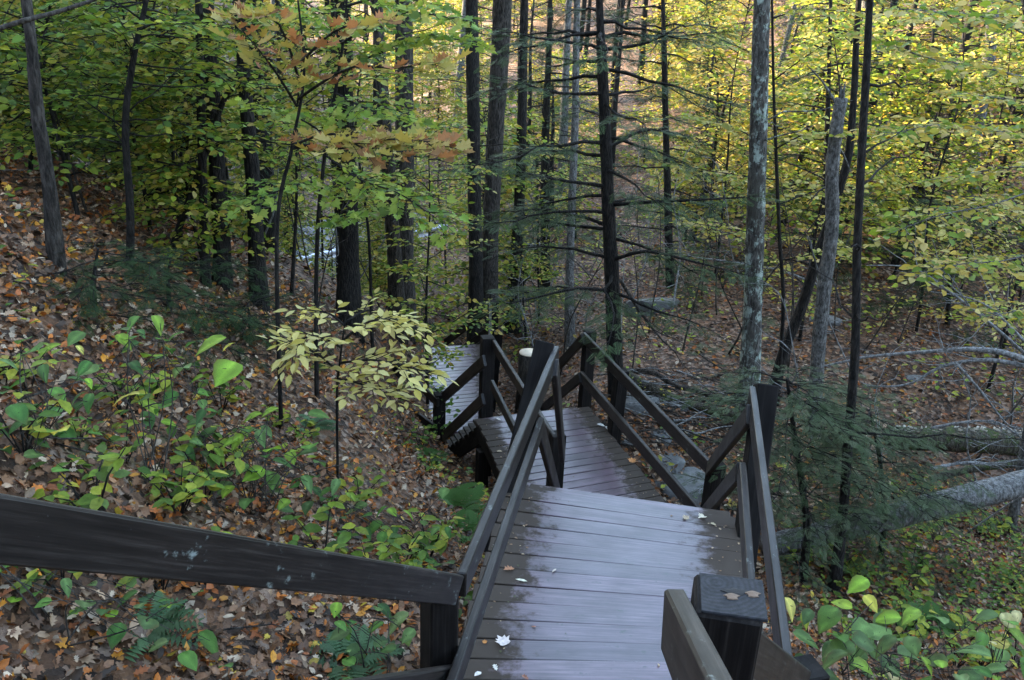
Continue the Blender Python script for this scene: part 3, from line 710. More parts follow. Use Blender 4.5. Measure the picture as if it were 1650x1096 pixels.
trunk_tree('dark trunk standing between a slim sapling and the trunk by the guard rail', (357, 462), [(357, 380, 27), (352, 300, 26), (345, 200, 24), (338, 80, 22), (334, 0, 20)], 28, bk=M_BARKD, seed=3)
trunk_tree('narrow dark trunk in front of bright yellow gaps at the left', (330, 458), [(329, 380, 14), (326, 250, 14), (322, 100, 13), (320, 0, 12)], 15, bk=M_BARKD, seed=4, H=11)
trunk_tree('thick dark trunk rising behind the yellow sapling', (561, 526), [(562, 420, 34), (560, 300, 31), (556, 180, 29), (554, 60, 27), (552, 0, 26)], 38, bk=M_BARKD, seed=5)
trunk_tree('thick furrowed trunk just left of the lowest landing', (649, 532), [(651, 420, 31), (652, 320, 30), (652, 200, 30), (651, 90, 29), (650, 0, 28)], 36, bk=M_BARK, seed=6)
trunk_tree('slimmer twin trunk leaning against the furrowed trunk by the lowest landing', (641, 520), [(636, 420, 24), (629, 320, 23), (622, 220, 21), (615, 130, 20), (607, 0, 19)], 25, bk=M_BARK, seed=7, Z=15.6)
trunk_tree('straight dark trunk, left one of the pair beyond the middle post', (768, 548), [(767, 430, 23), (765, 330, 22), (763, 200, 21), (761, 90, 21), (760, 0, 20)], 24, bk=M_BARKD, seed=8, Z=19)
trunk_tree('stout grey brown trunk, right one of the pair beyond the middle post', (785, 556), [(789, 430, 27), (793, 320, 27), (799, 200, 28), (806, 90, 30), (810, 0, 31)], 30, bk=M_BARK, seed=9, Z=19.6)
trunk_tree('grey trunk with pale green lichen patches right behind the corner post', (1206, 700), [(1212, 520, 30), (1215, 420, 30), (1220, 280, 29), (1224, 140, 28), (1228, 0, 27)], 32, bk=M_BARKL, seed=10, crown=False, lump=.08)
trunk_tree('thin black trunk curving up through the right part of the view', (1345, 955), [(1357, 840, 16), (1366, 720, 15), (1378, 560, 14), (1381, 400, 13), (1390, 220, 13), (1397, 100, 12), (1402, 0, 11)], 18, bk=M_BARKD, seed=11, H=11, lump=.1, crown=False, deadlimbs=7)
trunk_tree('slanting dark trunk starting behind the corner post and leaning right', (1243, 640), [(1262, 570, 17), (1290, 500, 17), (1315, 420, 16), (1345, 330, 14), (1367, 250, 13), (1376, 150, 11), (1381, 40, 10)], 18, bk=M_BARKD, seed=12, H=10, crown=False)
trunk_tree('brown trunk behind the cut stump', (828, 560), [(827, 500, 28), (831, 440, 22), (838, 300, 17), (842, 150, 15), (845, 0, 13)], 32, bk=M_BARKD, seed=13, Z=21, crown=False)
trunk_tree('thin grey trunk left of the boulder slope', (919, 560), [(918, 450, 14), (921, 340, 13), (926, 220, 12), (928, 100, 11), (930, 0, 10)], 15, bk=M_BARKG, seed=14, H=11, crown=False)
trunk_tree('pale grey big trunk on the right slope leaning left', (1428, 232), [(1415, 150, 24), (1404, 80, 22), (1398, 0, 20)], 34, bk=M_BARKG, seed=15, H=14)
trunk_tree('pale grey trunk among yellow leaves at the right', (1562, 330), [(1568, 250, 20), (1580, 180, 19), (1594, 90, 18), (1602, 0, 17)], 24, bk=M_BARKG, seed=16, H=13)
# broken snag
b = hit(1312, 700); 
sn = [b - [0, 0, .2]] + [atY(x, y, b[1]) for x, y in ((1316, 600), (1326, 480), (1340, 370), (1341, 270), (1349, 200), (1356, 158))]
t = thing('broken_snag', 'pale grey dead trunk snapped off at the top', 'tree', (b[0], b[1], b[2])); pth = spline(np.array(sn), 30) - b; g = Grow(77)
Zb = depth(b); g.tube(pth, np.linspace(11.5, 8.5, 30) / F * Zb, 12, .12)
tp = pth[-1]
for k in range(4):
    a_ = k * 1.6; g.tube([tp + np.array([.02 * math.cos(a_), .02 * math.sin(a_), -.05]), tp + np.array([.03 * math.cos(a_), .03 * math.sin(a_), .06 + .05 * k])], [.028, .006], 5)
for (x0, y0, x1, y1) in ((1352, 175, 1300, 105), (1341, 300, 1302, 330), (1326, 470, 1300, 380), (1345, 230, 1372, 280)):
    p0 = atY(x0, y0, b[1]) - b; p1 = atY(x1, y1, b[1] + .3) - b
    g.tube(spline(np.array([p0, (p0 + p1) / 2 + [0, .05, .06], p1]), 7), np.linspace(.022, .006, 7), 5)
finish(g, t, GREEN, bk=M_BARKG)

# ------------------------------------------------------------------ saplings in front, drawn stem by stem
def sapling(label, stem, r0, limbs, palette, tmpl=OVAL, lsz=.1, lsp=.055, n_ind=250, key='a', Z=None, name='sapling', bk=None, auto=0, autoL=(.6, 1.3), auto_h=(.3, 1), tsp=.11, tl=.5, flat=.6, seed=0, ground_base=True, el=(-.1, .35), mat=None, droop=.12, group=None, palfn=None):
    """stem: list of (px, py) or (px, py, Z) from base upward; limbs: list of lists of (px, py, dZ)."""
    b = hit(*stem[0][:2]) if Z is None else atZ(*stem[0][:2], Z); Zb = depth(b)
    base = np.array([b[0], b[1], gz(b[0], b[1]) if ground_base else b[2]])
    pts = [np.array([b[0], b[1], base[2] - .1])]
    for q in stem[1:]: pts.append(atY(q[0], q[1], b[1] + (q[2] if len(q) > 2 else 0)))
    path = spline(np.array(pts), 26) - base; t = thing(name, label, 'tree' if name in ('sapling', 'hemlock_sapling') else 'shrub', base, group); g = Grow(seed + 900)
    g.tube(path, np.linspace(r0, r0 * .35, 26), 8, .1)
    for L in limbs:
        pp = np.array([atY(q[0], q[1], b[1] + q[2]) for q in L]); pp = spline(pp, 9) - base; ln = np.linalg.norm(np.diff(pp, axis=0), axis=1).sum()
        g.tube(pp, np.linspace(.012, .004, 9), 4); g.dress(pp, ln, tsp, tl, lsp, lsz, flat, .12)
    for k in range(auto):
        u = auto_h[0] + (auto_h[1] - auto_h[0]) * (k + g.rs.random()) / auto
        g.limb(interp(path, min(u, .99)), g.rs.uniform(0, 6.28), g.rs.uniform(el[0] - .2, el[1] + .4), g.rs.uniform(*autoL) * (1.15 - .4 * u), r0 * .2, droop, tsp, tl, lsp, lsz, flat, wiggle=.15)
    finish(g, t, palette, tmpl, mat=mat, bk=bk or M_BARKD, n_ind=n_ind, key=key, palfn=palfn); return t
G1 = mixpal((GREEN, 3), (YGREEN, 2)); G2 = mixpal((GREEN, 1), (YGREEN, 3), (YELLOW, 1)); Y1 = mixpal((YELLOW, 3), (YGREEN, 2)); Y2 = mixpal((YELLOW, 1), (YGREEN, 3), (GREEN, 1))
sapling('slim dark sapling stem bowing gently upright at the left', [(207, 440), (210, 340), (202, 200), (217, 85), (236, 0), (250, -90)], .045, [], G1, key='g1', auto=34, auto_h=(.3, 1), seed=1)
sapling('slanting dark sapling stem leaning right under green leaves', [(268, 420), (288, 370), (332, 244), (360, 163), (384, 122), (404, 60), (412, -30)], .045,
        [[(384, 126, 0), (440, 128, -.2), (520, 127, -.5), (600, 128, -.6)], [(332, 244, 0), (375, 225, -.3), (440, 230, -.5), (520, 240, -.6), (590, 250, -.8)], [(352, 185, 0), (300, 150, -.4), (250, 120, -.8)]], G2, key='g2', auto=28, auto_h=(.25, 1), seed=2)
sapling('oak sapling with hanging rust orange leaves at upper left', [(440, 500), (446, 380), (470, 240), (490, 120), (480, 0)], .02,
        [[(478, 170, 0), (440, 110, -.3), (400, 60, -.6)], [(485, 140, 0), (450, 40, -.5), (395, 25, -.8)], [(470, 240, 0), (560, 225, -.4), (650, 230, -.6), (705, 235, -.7)],
         [(480, 160, 0), (560, 110, -.4), (640, 110, -.6), (690, 100, -.6)], [(472, 230, 0), (540, 240, -.7), (610, 225, -.9), (690, 228, -1.)], [(472, 235, 0), (530, 215, -.9), (590, 240, -1.1), (660, 245, -1.2)], [(485, 100, 0), (540, 50, -.3), (600, 35, -.5)]], mixpal((RUST, 4), (YELLOW, 1)), OAKC, .125, .05, 300, 'oak', Z=7.4, seed=3, tsp=.085, tl=.34, flat=.8)
sapling('pale yellow sapling spreading flat sprays beside the lowest landing', [(541, 700), (543, 640), (548, 580), (556, 520), (560, 500)], .012,
        [[(546, 600, 0), (510, 570, -.1), (465, 553, -.2)], [(552, 550, 0), (590, 520, -.15), (640, 515, -.2), (675, 530, -.2)], [(548, 585, 0), (600, 580, -.3), (650, 590, -.4), (690, 600, -.4)],
         [(556, 525, 0), (530, 505, .1), (500, 500, .1)], [(545, 610, 0), (585, 620, -.3), (640, 640, -.4)], [(550, 560, 0), (500, 540, -.4), (470, 575, -.5)], [(556, 520, 0), (600, 500, .1), (640, 540, .1)]],
        [(.56, .47, .13), (.62, .54, .22), (.5, .42, .09), (.6, .5, .18), (.46, .4, .08)], LANCE2, .112, .04, 300, 'py', Z=7.2, seed=4, tsp=.045, tl=.3, flat=.25)

sapling('maple sapling with layers of bright green leaves along the top edge', [(505, 540), (510, 420), (522, 260), (545, 120), (556, 40), (560, -40)], .024,
        [[(545, 120, 0), (610, 85, -.3), (680, 60, -.6), (745, 65, -.9)], [(550, 70, 0), (600, 40, -.5), (660, 20, -1), (730, 30, -1.2)], [(552, 50, 0), (500, 30, -.4), (440, 15, -.8)], [(540, 150, 0), (590, 175, -.4), (640, 190, -.8)],
         [(530, 220, 0), (480, 190, -.4), (430, 175, -.8)], [(525, 250, 0), (580, 290, -.4), (640, 310, -.8), (700, 350, -1)], [(520, 290, 0), (470, 300, -.5), (420, 320, -.8)], [(558, 10, 0), (620, -5, -.3), (690, 5, -.6)], [(515, 350, 0), (560, 350, -.4), (600, 340, -.7)]],
        [(.13, .2, .03), (.17, .25, .035), (.1, .18, .03), (.24, .29, .04), (.34, .31, .05), (.2, .27, .04)], MAPLE, .1, .05, 300, 'bg', Z=8.8, seed=6, tsp=.075, tl=.5)
sapling('spreading golden tree leaning in from beyond the right edge', [(1700, 620), (1690, 480), (1680, 300), (1670, 120), (1650, 0), (1640, -60)], .07,
        [[(1680, 300, 0), (1600, 330, -.4), (1520, 345, -.8), (1450, 370, -1)], [(1676, 230, 0), (1600, 210, -.4), (1520, 200, -.8), (1440, 215, -1.2)], [(1670, 130, 0), (1590, 110, -.4), (1500, 95, -.8), (1430, 70, -1)],
         [(1660, 60, 0), (1600, 30, -.5), (1520, 20, -1), (1450, 15, -1.3)], [(1685, 400, 0), (1620, 420, -.4), (1550, 425, -.8), (1490, 440, -1)], [(1672, 170, 0), (1620, 160, .5), (1550, 150, 1)], [(1690, 480, 0), (1640, 500, -.3), (1590, 510, -.6)],
         [(1680, 270, 0), (1620, 270, .4), (1560, 280, .8), (1500, 290, 1)], [(1650, 10, 0), (1580, -10, 0), (1500, -20, 0)]], Y1, OVAL, .12, .055, 300, 'y1', Z=11, seed=7, tsp=.085, tl=.6, bk=M_BARKG)
sapling('golden sapling spreading level sprays on both sides of the lichened trunk', [(1262, 600), (1262, 500), (1256, 380), (1250, 240), (1246, 120), (1244, 0), (1243, -50)], .035,
        [[(1256, 380, 0), (1180, 370, -.3), (1120, 360, -.5)], [(1252, 290, 0), (1170, 280, -.2), (1090, 265, -.3)], [(1250, 240, 0), (1180, 205, -.3), (1120, 190, -.5)], [(1250, 240, 0), (1300, 215, -.4), (1350, 210, -.7)],
         [(1246, 130, 0), (1300, 90, -.4), (1350, 60, -.7)], [(1246, 110, 0), (1200, 80, .3), (1150, 60, .5)], [(1254, 330, 0), (1310, 310, .4), (1370, 300, .6)], [(1244, 30, 0), (1300, 15, -.3), (1370, 20, -.5)], [(1258, 420, 0), (1310, 410, -.3), (1360, 400, -.4)]],
        mixpal((YELLOW, 3), (YGREEN, 2)), OVAL, .115, .055, 300, 'y3', Z=14, seed=8, tsp=.085, tl=.6)
def auto_sap(label, px, py, Htop, palette, key, lsz=.105, n=14, L=(.7, 1.5), seed=0, Z=None, n_ind=0, tmpl=OVAL, group=None, h=(.15, 1.), tsp=.1, tl=.55, r=.03, lsp=.055):
    b = hit(px, py) if Z is None else None
    if b is None:
        b = atZ(px, py, Z); b[2] = gz(b[0], b[1])
    rs = np.random.default_rng(seed + 40); top = b + np.array([rs.normal(0, .25), rs.normal(0, .25), Htop]); path = stem_path(b - [0, 0, .1], top, 14, .03, seed) - b
    t = thing('sapling', label, 'tree', b, group); g = Grow(seed + 70); g.tube(path, np.linspace(r, .006, 14), 6, .1)
    for k in range(n):
        u = h[0] + (h[1] - h[0]) * (k + g.rs.random()) / n
        g.limb(interp(path, min(u, .99)), k * 2.4 + g.rs.normal(0, .4), g.rs.uniform(-.25, .75), g.rs.uniform(*L) * g.rs.uniform(.5, 1.1) * (1.15 - .45 * u), r * .35, g.rs.uniform(-.1, .45), tsp, tl, lsp, lsz, .7, wiggle=.14)
    finish(g, t, palette, tmpl, n_ind=n_ind, key=key); return t
k = 0
for lab, px, py, H, pl, key, Z in [
    ('green leaved sapling at the far left edge behind the first trunk', 20, 400, 3.2, G1, 'g1', 9),
    ('green sapling between the first trunk and the bowing stem', 140, 430, 3.4, G1, 'g1', 9.5),
    ('bright green sapling right of the bowing stem', 250, 430, 3.6, G1, 'g1', 11),
    ('yellow green sapling filling the gap left of the guard rail', 300, 470, 3.8, G2, 'g2', 11.5),
    ('yellow green sapling in front of the guard rail', 470, 500, 3.6, G2, 'g2', 12.5),
    ('sapling with bright green top between the thick dark trunk and the furrowed trunk', 600, 520, 5.2, G2, 'g2', 13.5),
    ('yellow green sapling leaning over beside the furrowed trunk', 690, 520, 4.6, G2, 'g2', 14.5),
    ('leafy green sapling high up at the left corner', 90, 330, 3.2, G1, 'g1', 13),
    ('green sapling behind the narrow dark trunk', 380, 420, 4.2, G2, 'g2', 15),
    ('yellow sapling behind the trunks on the left slope', 200, 380, 4.4, Y2, 'y2', 17),
    ('yellow sapling beyond the guard rail gap', 520, 440, 5.6, Y2, 'y2', 20)]:
    auto_sap(lab, px, py, H, pl, key, seed=k, Z=Z, n=34, n_ind=200 if Z < 12 else 0, h=(.45, 1) if 280 < px < 620 else (.15, 1)); k += 1
for lab, px, py, H, pl, key, Z, L in [
    ('golden sapling right of the lichened trunk', 1290, 540, 6.2, Y1, 'y1', 17, (.9, 2.0)),
    ('yellow sapling left of the lichened trunk', 1150, 470, 6.4, Y2, 'y2', 21, (.9, 2.0)),
    ('broad golden sapling at the right edge', 1610, 560, 6.5, Y1, 'y1', 15, (1.0, 2.2)),
    ('golden sapling between the black trunk and the pale grey trunk', 1480, 520, 6.6, Y1, 'y1', 17.5, (1., 2.1)),
    ('low green shrub glowing behind the black trunk', 1440, 420, 2.6, YGREEN, 'yg', 20, (.8, 1.5)),
    ('golden sapling high in the right corner', 1560, 420, 6.4, Y1, 'y1', 20, (1., 2.2)),
    ('small yellow sapling in the middle of the boulder slope', 1100, 420, 3.2, Y2, 'y2', 24, (.8, 1.5)),
    ('yellow green sapling behind the middle hemlock', 870, 500, 4.5, G2, 'g2', 21, (.8, 1.7)),
    ('low yellow green sapling right of the twin trunks', 850, 530, 2.2, G2, 'g2', 20, (.7, 1.2)),
    ('yellow sapling at the foot of the far slope', 720, 480, 4.0, Y2, 'y2', 24, (.8, 1.8)),
    ('golden bush at the lower right edge of the slope', 1640, 470, 3.0, Y1, 'y1', 16.5, (.7, 1.4))]:
    auto_sap(lab, px, py, H, pl, key, seed=k, Z=Z, n=30, L=L, r=.035, lsz=.105, lsp=.065); k += 1

# ------------------------------------------------------------------ hemlocks
def hemlock(label, basepx, tops, r0, n, h, L, seed, Z=None, palette=HEM, bare=.35, ssz=.2, cat='tree', name='hemlock_tree', H=None, tsp=.1, tl=.6, lsp=.07, droop=.18, px_limbs=(), el=(-.15, .2), group=None):
    b = hit(*basepx) if Z is None else atZ(*basepx, Z); b = np.array([b[0], b[1], gz(b[0], b[1])])
    pts = [b - [0, 0, .2]] + [atY(x, y, b[1]) for x, y in tops]
    if H: pts.append(pts[-1] + (pts[-1] - pts[-2]) / np.linalg.norm(pts[-1] - pts[-2]) * H)
    path = spline(np.array(pts), 34) - b; t = thing(name, label, cat, b, group); g = Grow(seed + 1300); g.tube(path, np.linspace(r0, r0 * .25, 34), 10, .14)
    for k in range(n):
        u = h[0] + (h[1] - h[0]) * (k + g.rs.random()) / n
        g.limb(interp(path, min(u, .99)), k * 2.4 + g.rs.normal(0, .5), g.rs.uniform(*el), g.rs.uniform(*L) * (1.2 - .6 * u), max(.006, r0 * .2), droop, tsp, tl, lsp, ssz, .22, bare, spread=.55, wiggle=.13)
    for Lp in px_limbs:
        pp = np.array([atY(q[0], q[1], b[1] + q[2]) for q in Lp]); pp = spline(pp, 10) - b; ln = np.linalg.norm(np.diff(pp, axis=0), axis=1).sum()
        g.tube(pp, np.linspace(.03, .008, 10), 5); g.dress(pp, ln, tsp, tl, lsp, ssz, .22, bare, True, .55)
    finish(g, t, palette, SPRAY, mat=M_NEEDLE, bk=M_BARKD, leafname='needles'); return t
hemlock('tall dark hemlock with long bare horizontal limbs in the centre', (991, 690), [(990, 560), (986, 450), (980, 330), (974, 180), (968, 60), (966, 0)], .13, 32, (.24, .95), (1.2, 2.3), 1, Z=13.4, H=4, bare=.25, palette=HEMC,
        px_limbs=[[(988, 470, 0), (930, 465, -.3), (870, 478, -.6), (820, 490, -.8)], [(985, 420, 0), (1040, 405, -.4), (1110, 420, -.8), (1190, 440, -1)], [(984, 330, 0), (1060, 325, -.3), (1130, 322, -.6), (1200, 318, -.8)],
                  [(980, 300, 0), (900, 290, -.4), (830, 275, -.8)], [(976, 150, 0), (900, 150, -.3), (830, 130, -.6)], [(984, 370, 0), (900, 360, .3), (840, 345, .6)], [(972, 80, 0), (1040, 70, -.3), (1100, 40, -.5)], [(978, 240, 0), (1040, 210, .4), (1110, 220, .6)],
                  ])
hemlock('grey green young hemlock beside the corner post', (1295, 940), [(1300, 860), (1292, 780), (1280, 700), (1272, 640), (1268, 610)], .05, 32, (.25, 1.), (.65, 1.25), 2, palette=HEMG, bare=.12, ssz=.135, name='hemlock_sapling', tsp=.075, tl=.42, lsp=.045, el=(-.1, .15))
hemlock('grey green young hemlock leaning over the fallen grey log', (1420, 900), [(1425, 840), (1420, 760), (1410, 700), (1400, 660)], .04, 30, (.2, 1.), (.6, 1.3), 3, palette=HEMG, bare=.12, ssz=.135, name='hemlock_sapling', tsp=.075, tl=.42, lsp=.045, el=(-.1, .15))
hemlock('low dark hemlock bush on the leaf slope left of the bowing stem', (150, 500), [(150, 470), (152, 440), (158, 400)], .03, 15, (.1, 1.), (.5, 1.1), 4, palette=HEM, bare=.1, ssz=.13, name='hemlock_sapling', tsp=.08, tl=.4, lsp=.05)
hemlock('low dark hemlock bush on the leaf slope before the dark trunks', (270, 500), [(272, 470), (270, 440), (275, 420)], .03, 15, (.1, 1.), (.5, 1.1), 5, palette=HEM, bare=.1, ssz=.13, name='hemlock_sapling', tsp=.08, tl=.4, lsp=.05)
hemlock('small dark hemlock bush below the dark straight trunk', (400, 540), [(402, 510), (398, 490)], .02, 20, (.1, 1.), (.5, 1.0), 6, palette=HEM, bare=.1, ssz=.14, name='hemlock_sapling', tsp=.1, tl=.35, lsp=.07)
hemlock('hemlock with drooping dark sprays behind the left trunks', (250, 380), [(250, 300), (246, 200), (240, 80), (236, 0)], .12, 30, (.15, .9), (1.0, 2.2), 7, Z=15, H=3, tsp=.14)
hemlock('feathery hemlock in front of the right slope', (1080, 480), [(1078, 400), (1074, 250), (1070, 80), (1068, 0)], .11, 30, (.12, .9), (1.0, 2.4), 8, Z=21, H=4)
hemlock('dark hemlock behind the broken snag', (1330, 470), [(1330, 380), (1332, 250), (1336, 100)], .1, 28, (.1, .95), (1.0, 2.2), 9, Z=20, H=2)
hemlock('small dark hemlock at the right slope foot', (1530, 520), [(1530, 460), (1534, 380), (1530, 320)], .06, 26, (.1, 1), (.8, 1.6), 10, Z=18)
hemlock('shadowy hemlock left of the first trunk', (30, 380), [(28, 250), (20, 120), (12, 0)], .12, 28, (.1, .9), (1., 2.2), 11, Z=13, H=3)

# ------------------------------------------------------------------ far forest: copies of a few grown kinds
def copy_thing(src, loc, rz, sc, label, group):
    c = src.copy(); COL.objects.link(c); c.location = Vector([float(v) for v in loc]); c.rotation_euler = (0, 0, rz); c.scale = (sc, sc, sc); c['label'] = label; c['group'] = group
    for ch in src.children:
        d = ch.copy(); COL.objects.link(d); d.parent = c
    return c
protos = {}
def proto(key, label, build, cat, name, group):
    t = thing(name, label, cat, (0, 0, 0), group); build(t); protos[key] = [t, False, label, group]
def where(loc):
    d = np.asarray(loc, float) + [0, 0, 1.0] - O; Z = d @ FW; px = 825 + F * (d @ RT) / Z
    for lim, w in ((140, 'at the far left'), (300, 'behind the bowing stem at the left'), (480, 'beyond the dark trunk by the guard rail'), (640, 'behind the thick dark trunk'), (760, 'between the furrowed trunk and the trunk pair'), (900, 'right behind the trunk pair'),
                   (1000, 'behind the middle hemlock'), (1110, 'right of the middle hemlock'), (1215, 'left of the lichened trunk'), (1380, 'between lichened and black trunks'), (1500, 'just right of the black trunk'), (9999, 'toward the right edge')):
        if px < lim: break
    return w + (', near' if Z < 22 else ', farther back' if Z < 38 else ', far back' if Z < 60 else ', farthest back')
PL = [(120, 985, 'under the sloping handrail'), (560, 1000, 'by the handrail post'), (420, 760, 'among the dense broad leaves'), (250, 640, 'under the tallest bright shrub'), (60, 700, 'at the left edge'), (540, 650, 'by the pale sapling'), (680, 800, 'above the dark gap'), (330, 820, 'just above the sloping handrail'), (640, 890, 'by the left boards'),
      (1300, 900, 'beside the right railing'), (1420, 860, 'under the leaning hemlock'), (1560, 820, 'below the grey log'), (1480, 1000, 'behind the lower right shrub'), (1620, 950, 'at the right edge'), (1360, 1000, 'by the black trunk foot')]
def use(key, loc, rz, sc):
    if key[0] == 'p':
        o = use_(key, loc, rz, sc); d = np.asarray(loc, float) - O; Zp = d @ FW; u_, v_ = 825 + F * (d @ RT) / Zp, 548 - F * (d @ UP) / Zp
        o['label'] = protos[key][2] + ' ' + min(PL, key=lambda q: (q[0] - u_) ** 2 + (q[1] - v_) ** 2)[2]; return o
    if key[0] != 'p':
        o = use_(key, loc, rz, sc); o['label'] = protos[key][2] + ' ' + where(loc); return o
    return use_(key, loc, rz, sc)
def use_(key, loc, rz, sc):
    p = protos[key]
    if not p[1]:
        p[1] = True; p[0].location = Vector([float(v) for v in loc]); p[0].rotation_euler = (0, 0, rz); p[0].scale = (sc, sc, sc); return p[0]
    return copy_thing(p[0], loc, rz, sc, p[2], p[3])
def b_tall(seed, bk, palette, r=.17, H=17):
    def f(t):
        g = Grow(seed); path = stem_path(np.array([0, 0, -.3]), np.array([g.rs.normal(0, .7), g.rs.normal(0, .7), H]), 24, .008, seed)
        g.tube(path, np.linspace(r * 1.15, r * .3, 24), 9, .12)
        for k in range(7):
            u = g.rs.uniform(.12, .5); p = interp(path, u); az = g.rs.uniform(0, 6.28); dd = np.array([math.cos(az), math.sin(az), g.rs.uniform(-.1, .4)]); q = [p]
            for _ in range(5): q.append(q[-1] + (dd + g.rs.normal(0, .2, 3)) * .3)
            g.tube(q, np.linspace(.02, .005, 6), 3)
        for k in range(14):
            u = g.rs.uniform(.5, .98); g.limb(interp(path, u), k * 2.4, g.rs.uniform(.1, .8), g.rs.uniform(1.6, 3.2), .05, .1, .45, 1.0, .22, .24, .6, .2, twood=False)
        finish(g, t, palette, OVAL, bk=bk, leafname='crown')
    return f
def b_sap(seed, palette, H, L, n=84, lsz=.16):
    def f(t):
        g = Grow(seed); path = stem_path(np.array([0, 0, -.2]), np.array([g.rs.normal(0, .3), g.rs.normal(0, .3), H]), 14, .03, seed)
        g.tube(path, np.linspace(.05, .008, 14), 6, .1)
        for k in range(n):
            u = .12 + .87 * (k + g.rs.random()) / n; g.limb(interp(path, min(u, .99)), k * 2.4 + g.rs.normal(0, .4), g.rs.uniform(-.35, .8), g.rs.uniform(*L) * g.rs.uniform(.5, 1.1) * (1.2 - .5 * u), .014, g.rs.uniform(-.1, .5), .12, .6, .09, lsz, .75, wiggle=.16, twood=False)
        finish(g, t, palette, OVAL, leafname='foliage')
    return f
def b_hem(seed, H, n=34, L=(1., 2.2)):
    def f(t):
        g = Grow(seed); path = stem_path(np.array([0, 0, -.2]), np.array([g.rs.normal(0, .3), g.rs.normal(0, .3), H]), 18, .01, seed)
        g.tube(path, np.linspace(.13, .02, 18), 8, .12)
        for k in range(n):
            u = .1 + .88 * (k + g.rs.random()) / n; g.limb(interp(path, min(u, .99)), k * 2.4 + g.rs.normal(0, .5), g.rs.uniform(-.2, .2), g.rs.uniform(*L) * (1.25 - .85 * u), .02, .2, .16, .6, .1, .24, .22, .25, twood=False, spread=.55)
        finish(g, t, HEM, SPRAY, mat=M_NEEDLE, bk=M_BARKD, leafname='needles')
    return f
FT = 'tall trunks of the far forest'; FS = 'leafy saplings of the far forest'; FH = 'hemlocks of the far forest'
proto('t0', 'tall brown trunk', b_tall(1, M_BARK, G2), 'tree', 'forest_tree', FT)
proto('t1', 'tall dark trunk', b_tall(2, M_BARKD, Y2, .15), 'tree', 'forest_tree', FT)
proto('t2', 'tall grey trunk', b_tall(3, M_BARKG, Y1, .18), 'tree', 'forest_tree', FT)
proto('t3', 'tall slim dark trunk', b_tall(4, M_BARKD, G2, .1, 14), 'tree', 'forest_tree', FT)
def b_bare(seed, bk, r, H):
    def f(t):
        g = Grow(seed); path = stem_path(np.array([0, 0, -.3]), np.array([g.rs.normal(0, .5), g.rs.normal(0, .5), H]), 22, .008, seed); g.tube(path, np.linspace(r * 1.15, r * .4, 22), 9, .12)
        for k in range(16):
            u = g.rs.uniform(.15, .98); p = interp(path, u); az = g.rs.uniform(0, 6.28); dd = np.array([math.cos(az), math.sin(az), g.rs.uniform(0, .7)]); q = [p]
            for _ in range(5): q.append(q[-1] + (dd + g.rs.normal(0, .2, 3)) * .35)
            g.tube(q, np.linspace(.025, .005, 6), 3)
        finish(g, t, GREEN, bk=bk)
    return f
proto('b0', 'leafless dark trunk', b_bare(31, M_BARKD, .15, 9), 'tree', 'bare_tree', FT)
proto('b1', 'leafless grey trunk', b_bare(32, M_BARKG, .14, 8), 'tree', 'bare_tree', FT)
proto('s0', 'golden leaved sapling', b_sap(11, Y1, 5.5, (.8, 2.0)), 'tree', 'sapling', FS)
proto('s1', 'yellow green sapling', b_sap(12, Y2, 5.0, (.8, 1.9)), 'tree', 'sapling', FS)
proto('s2', 'green sapling', b_sap(13, G2, 4.5, (.8, 1.8)), 'tree', 'sapling', FS)
proto('s3', 'low yellow green bush', b_sap(14, G2, 2.0, (.6, 1.2), 24), 'shrub', 'sapling', FS)
proto('s4', 'low golden bush', b_sap(15, Y1, 2.2, (.6, 1.3), 24), 'shrub', 'sapling', FS)
proto('h0', 'dark hemlock', b_hem(21, 9), 'tree', 'hemlock_tree', FH)
proto('h1', 'small dark hemlock', b_hem(22, 4.5, 28, (.7, 1.5)), 'tree', 'hemlock_tree', FH)
fr_ = np.random.default_rng(5); taken = []
def scatter(count, zlo, zhi, keys, mind, xlim=None, cond=None, sc=(.8, 1.25)):
    made = 0; tries = 0
    while made < count and tries < count * 30:
        tries += 1
        Z = math.sqrt(fr_.uniform(zlo ** 2, zhi ** 2)); px = fr_.uniform(*(xlim or (-150, 1800))); p = atZ(px, 300, Z); x, y = p[0], p[1]
        if cond and not cond(px, Z): continue
        rt_, rw_ = road_tw(x, y)
        if -9 < rt_ < RDL + 8 and -.5 < rw_ < 8: continue
        if any((x - a) ** 2 + (y - b_) ** 2 < mind ** 2 for a, b_ in taken): continue
        taken.append((x, y)); k = keys[int(fr_.integers(len(keys)))]
        use(k, (x, y, gz(x, y)), fr_.uniform(0, 6.28), fr_.uniform(*sc)); made += 1
left = lambda px, Z: px < 760
right = lambda px, Z: px > 1080
gap = lambda px, Z: not (790 < px < 1290 and Z < 62)
scatter(26, 24, 60, ['t0', 't1', 't1', 't3', 't3', 't2'], 2.0, (-100, 1800), cond=gap)
scatter(12, 30, 62, ['b0', 'b1'], 2.0, (800, 1290))
scatter(48, 40, 100, ['t0', 't1', 't2', 't3', 't3'], 2.0, cond=gap)
scatter(14, 14, 26, ['t1', 't3', 't3'], 1.6, (-150, 600))
scatter(22, 17, 40, ['s1', 's2', 's2', 's3'], 1.3, (-150, 620), cond=lambda px, Z: not (340 < px < 660 and Z < 36))
scatter(20, 22, 45, ['s0', 's0', 's1', 's4'], 1.4, (1120, 1800))
scatter(9, 32, 50, ['s1', 's1', 's3', 's0'], 1.5, (620, 1150))
scatter(95, 42, 100, ['s0', 's1', 's1', 's4', 's2', 's0'], 1.6)
scatter(16, 26, 70, ['h0', 'h1'], 2.0)
scatter(24, 19, 48, ['h1', 'h1', 'h0'], 1.6, (1060, 1800))
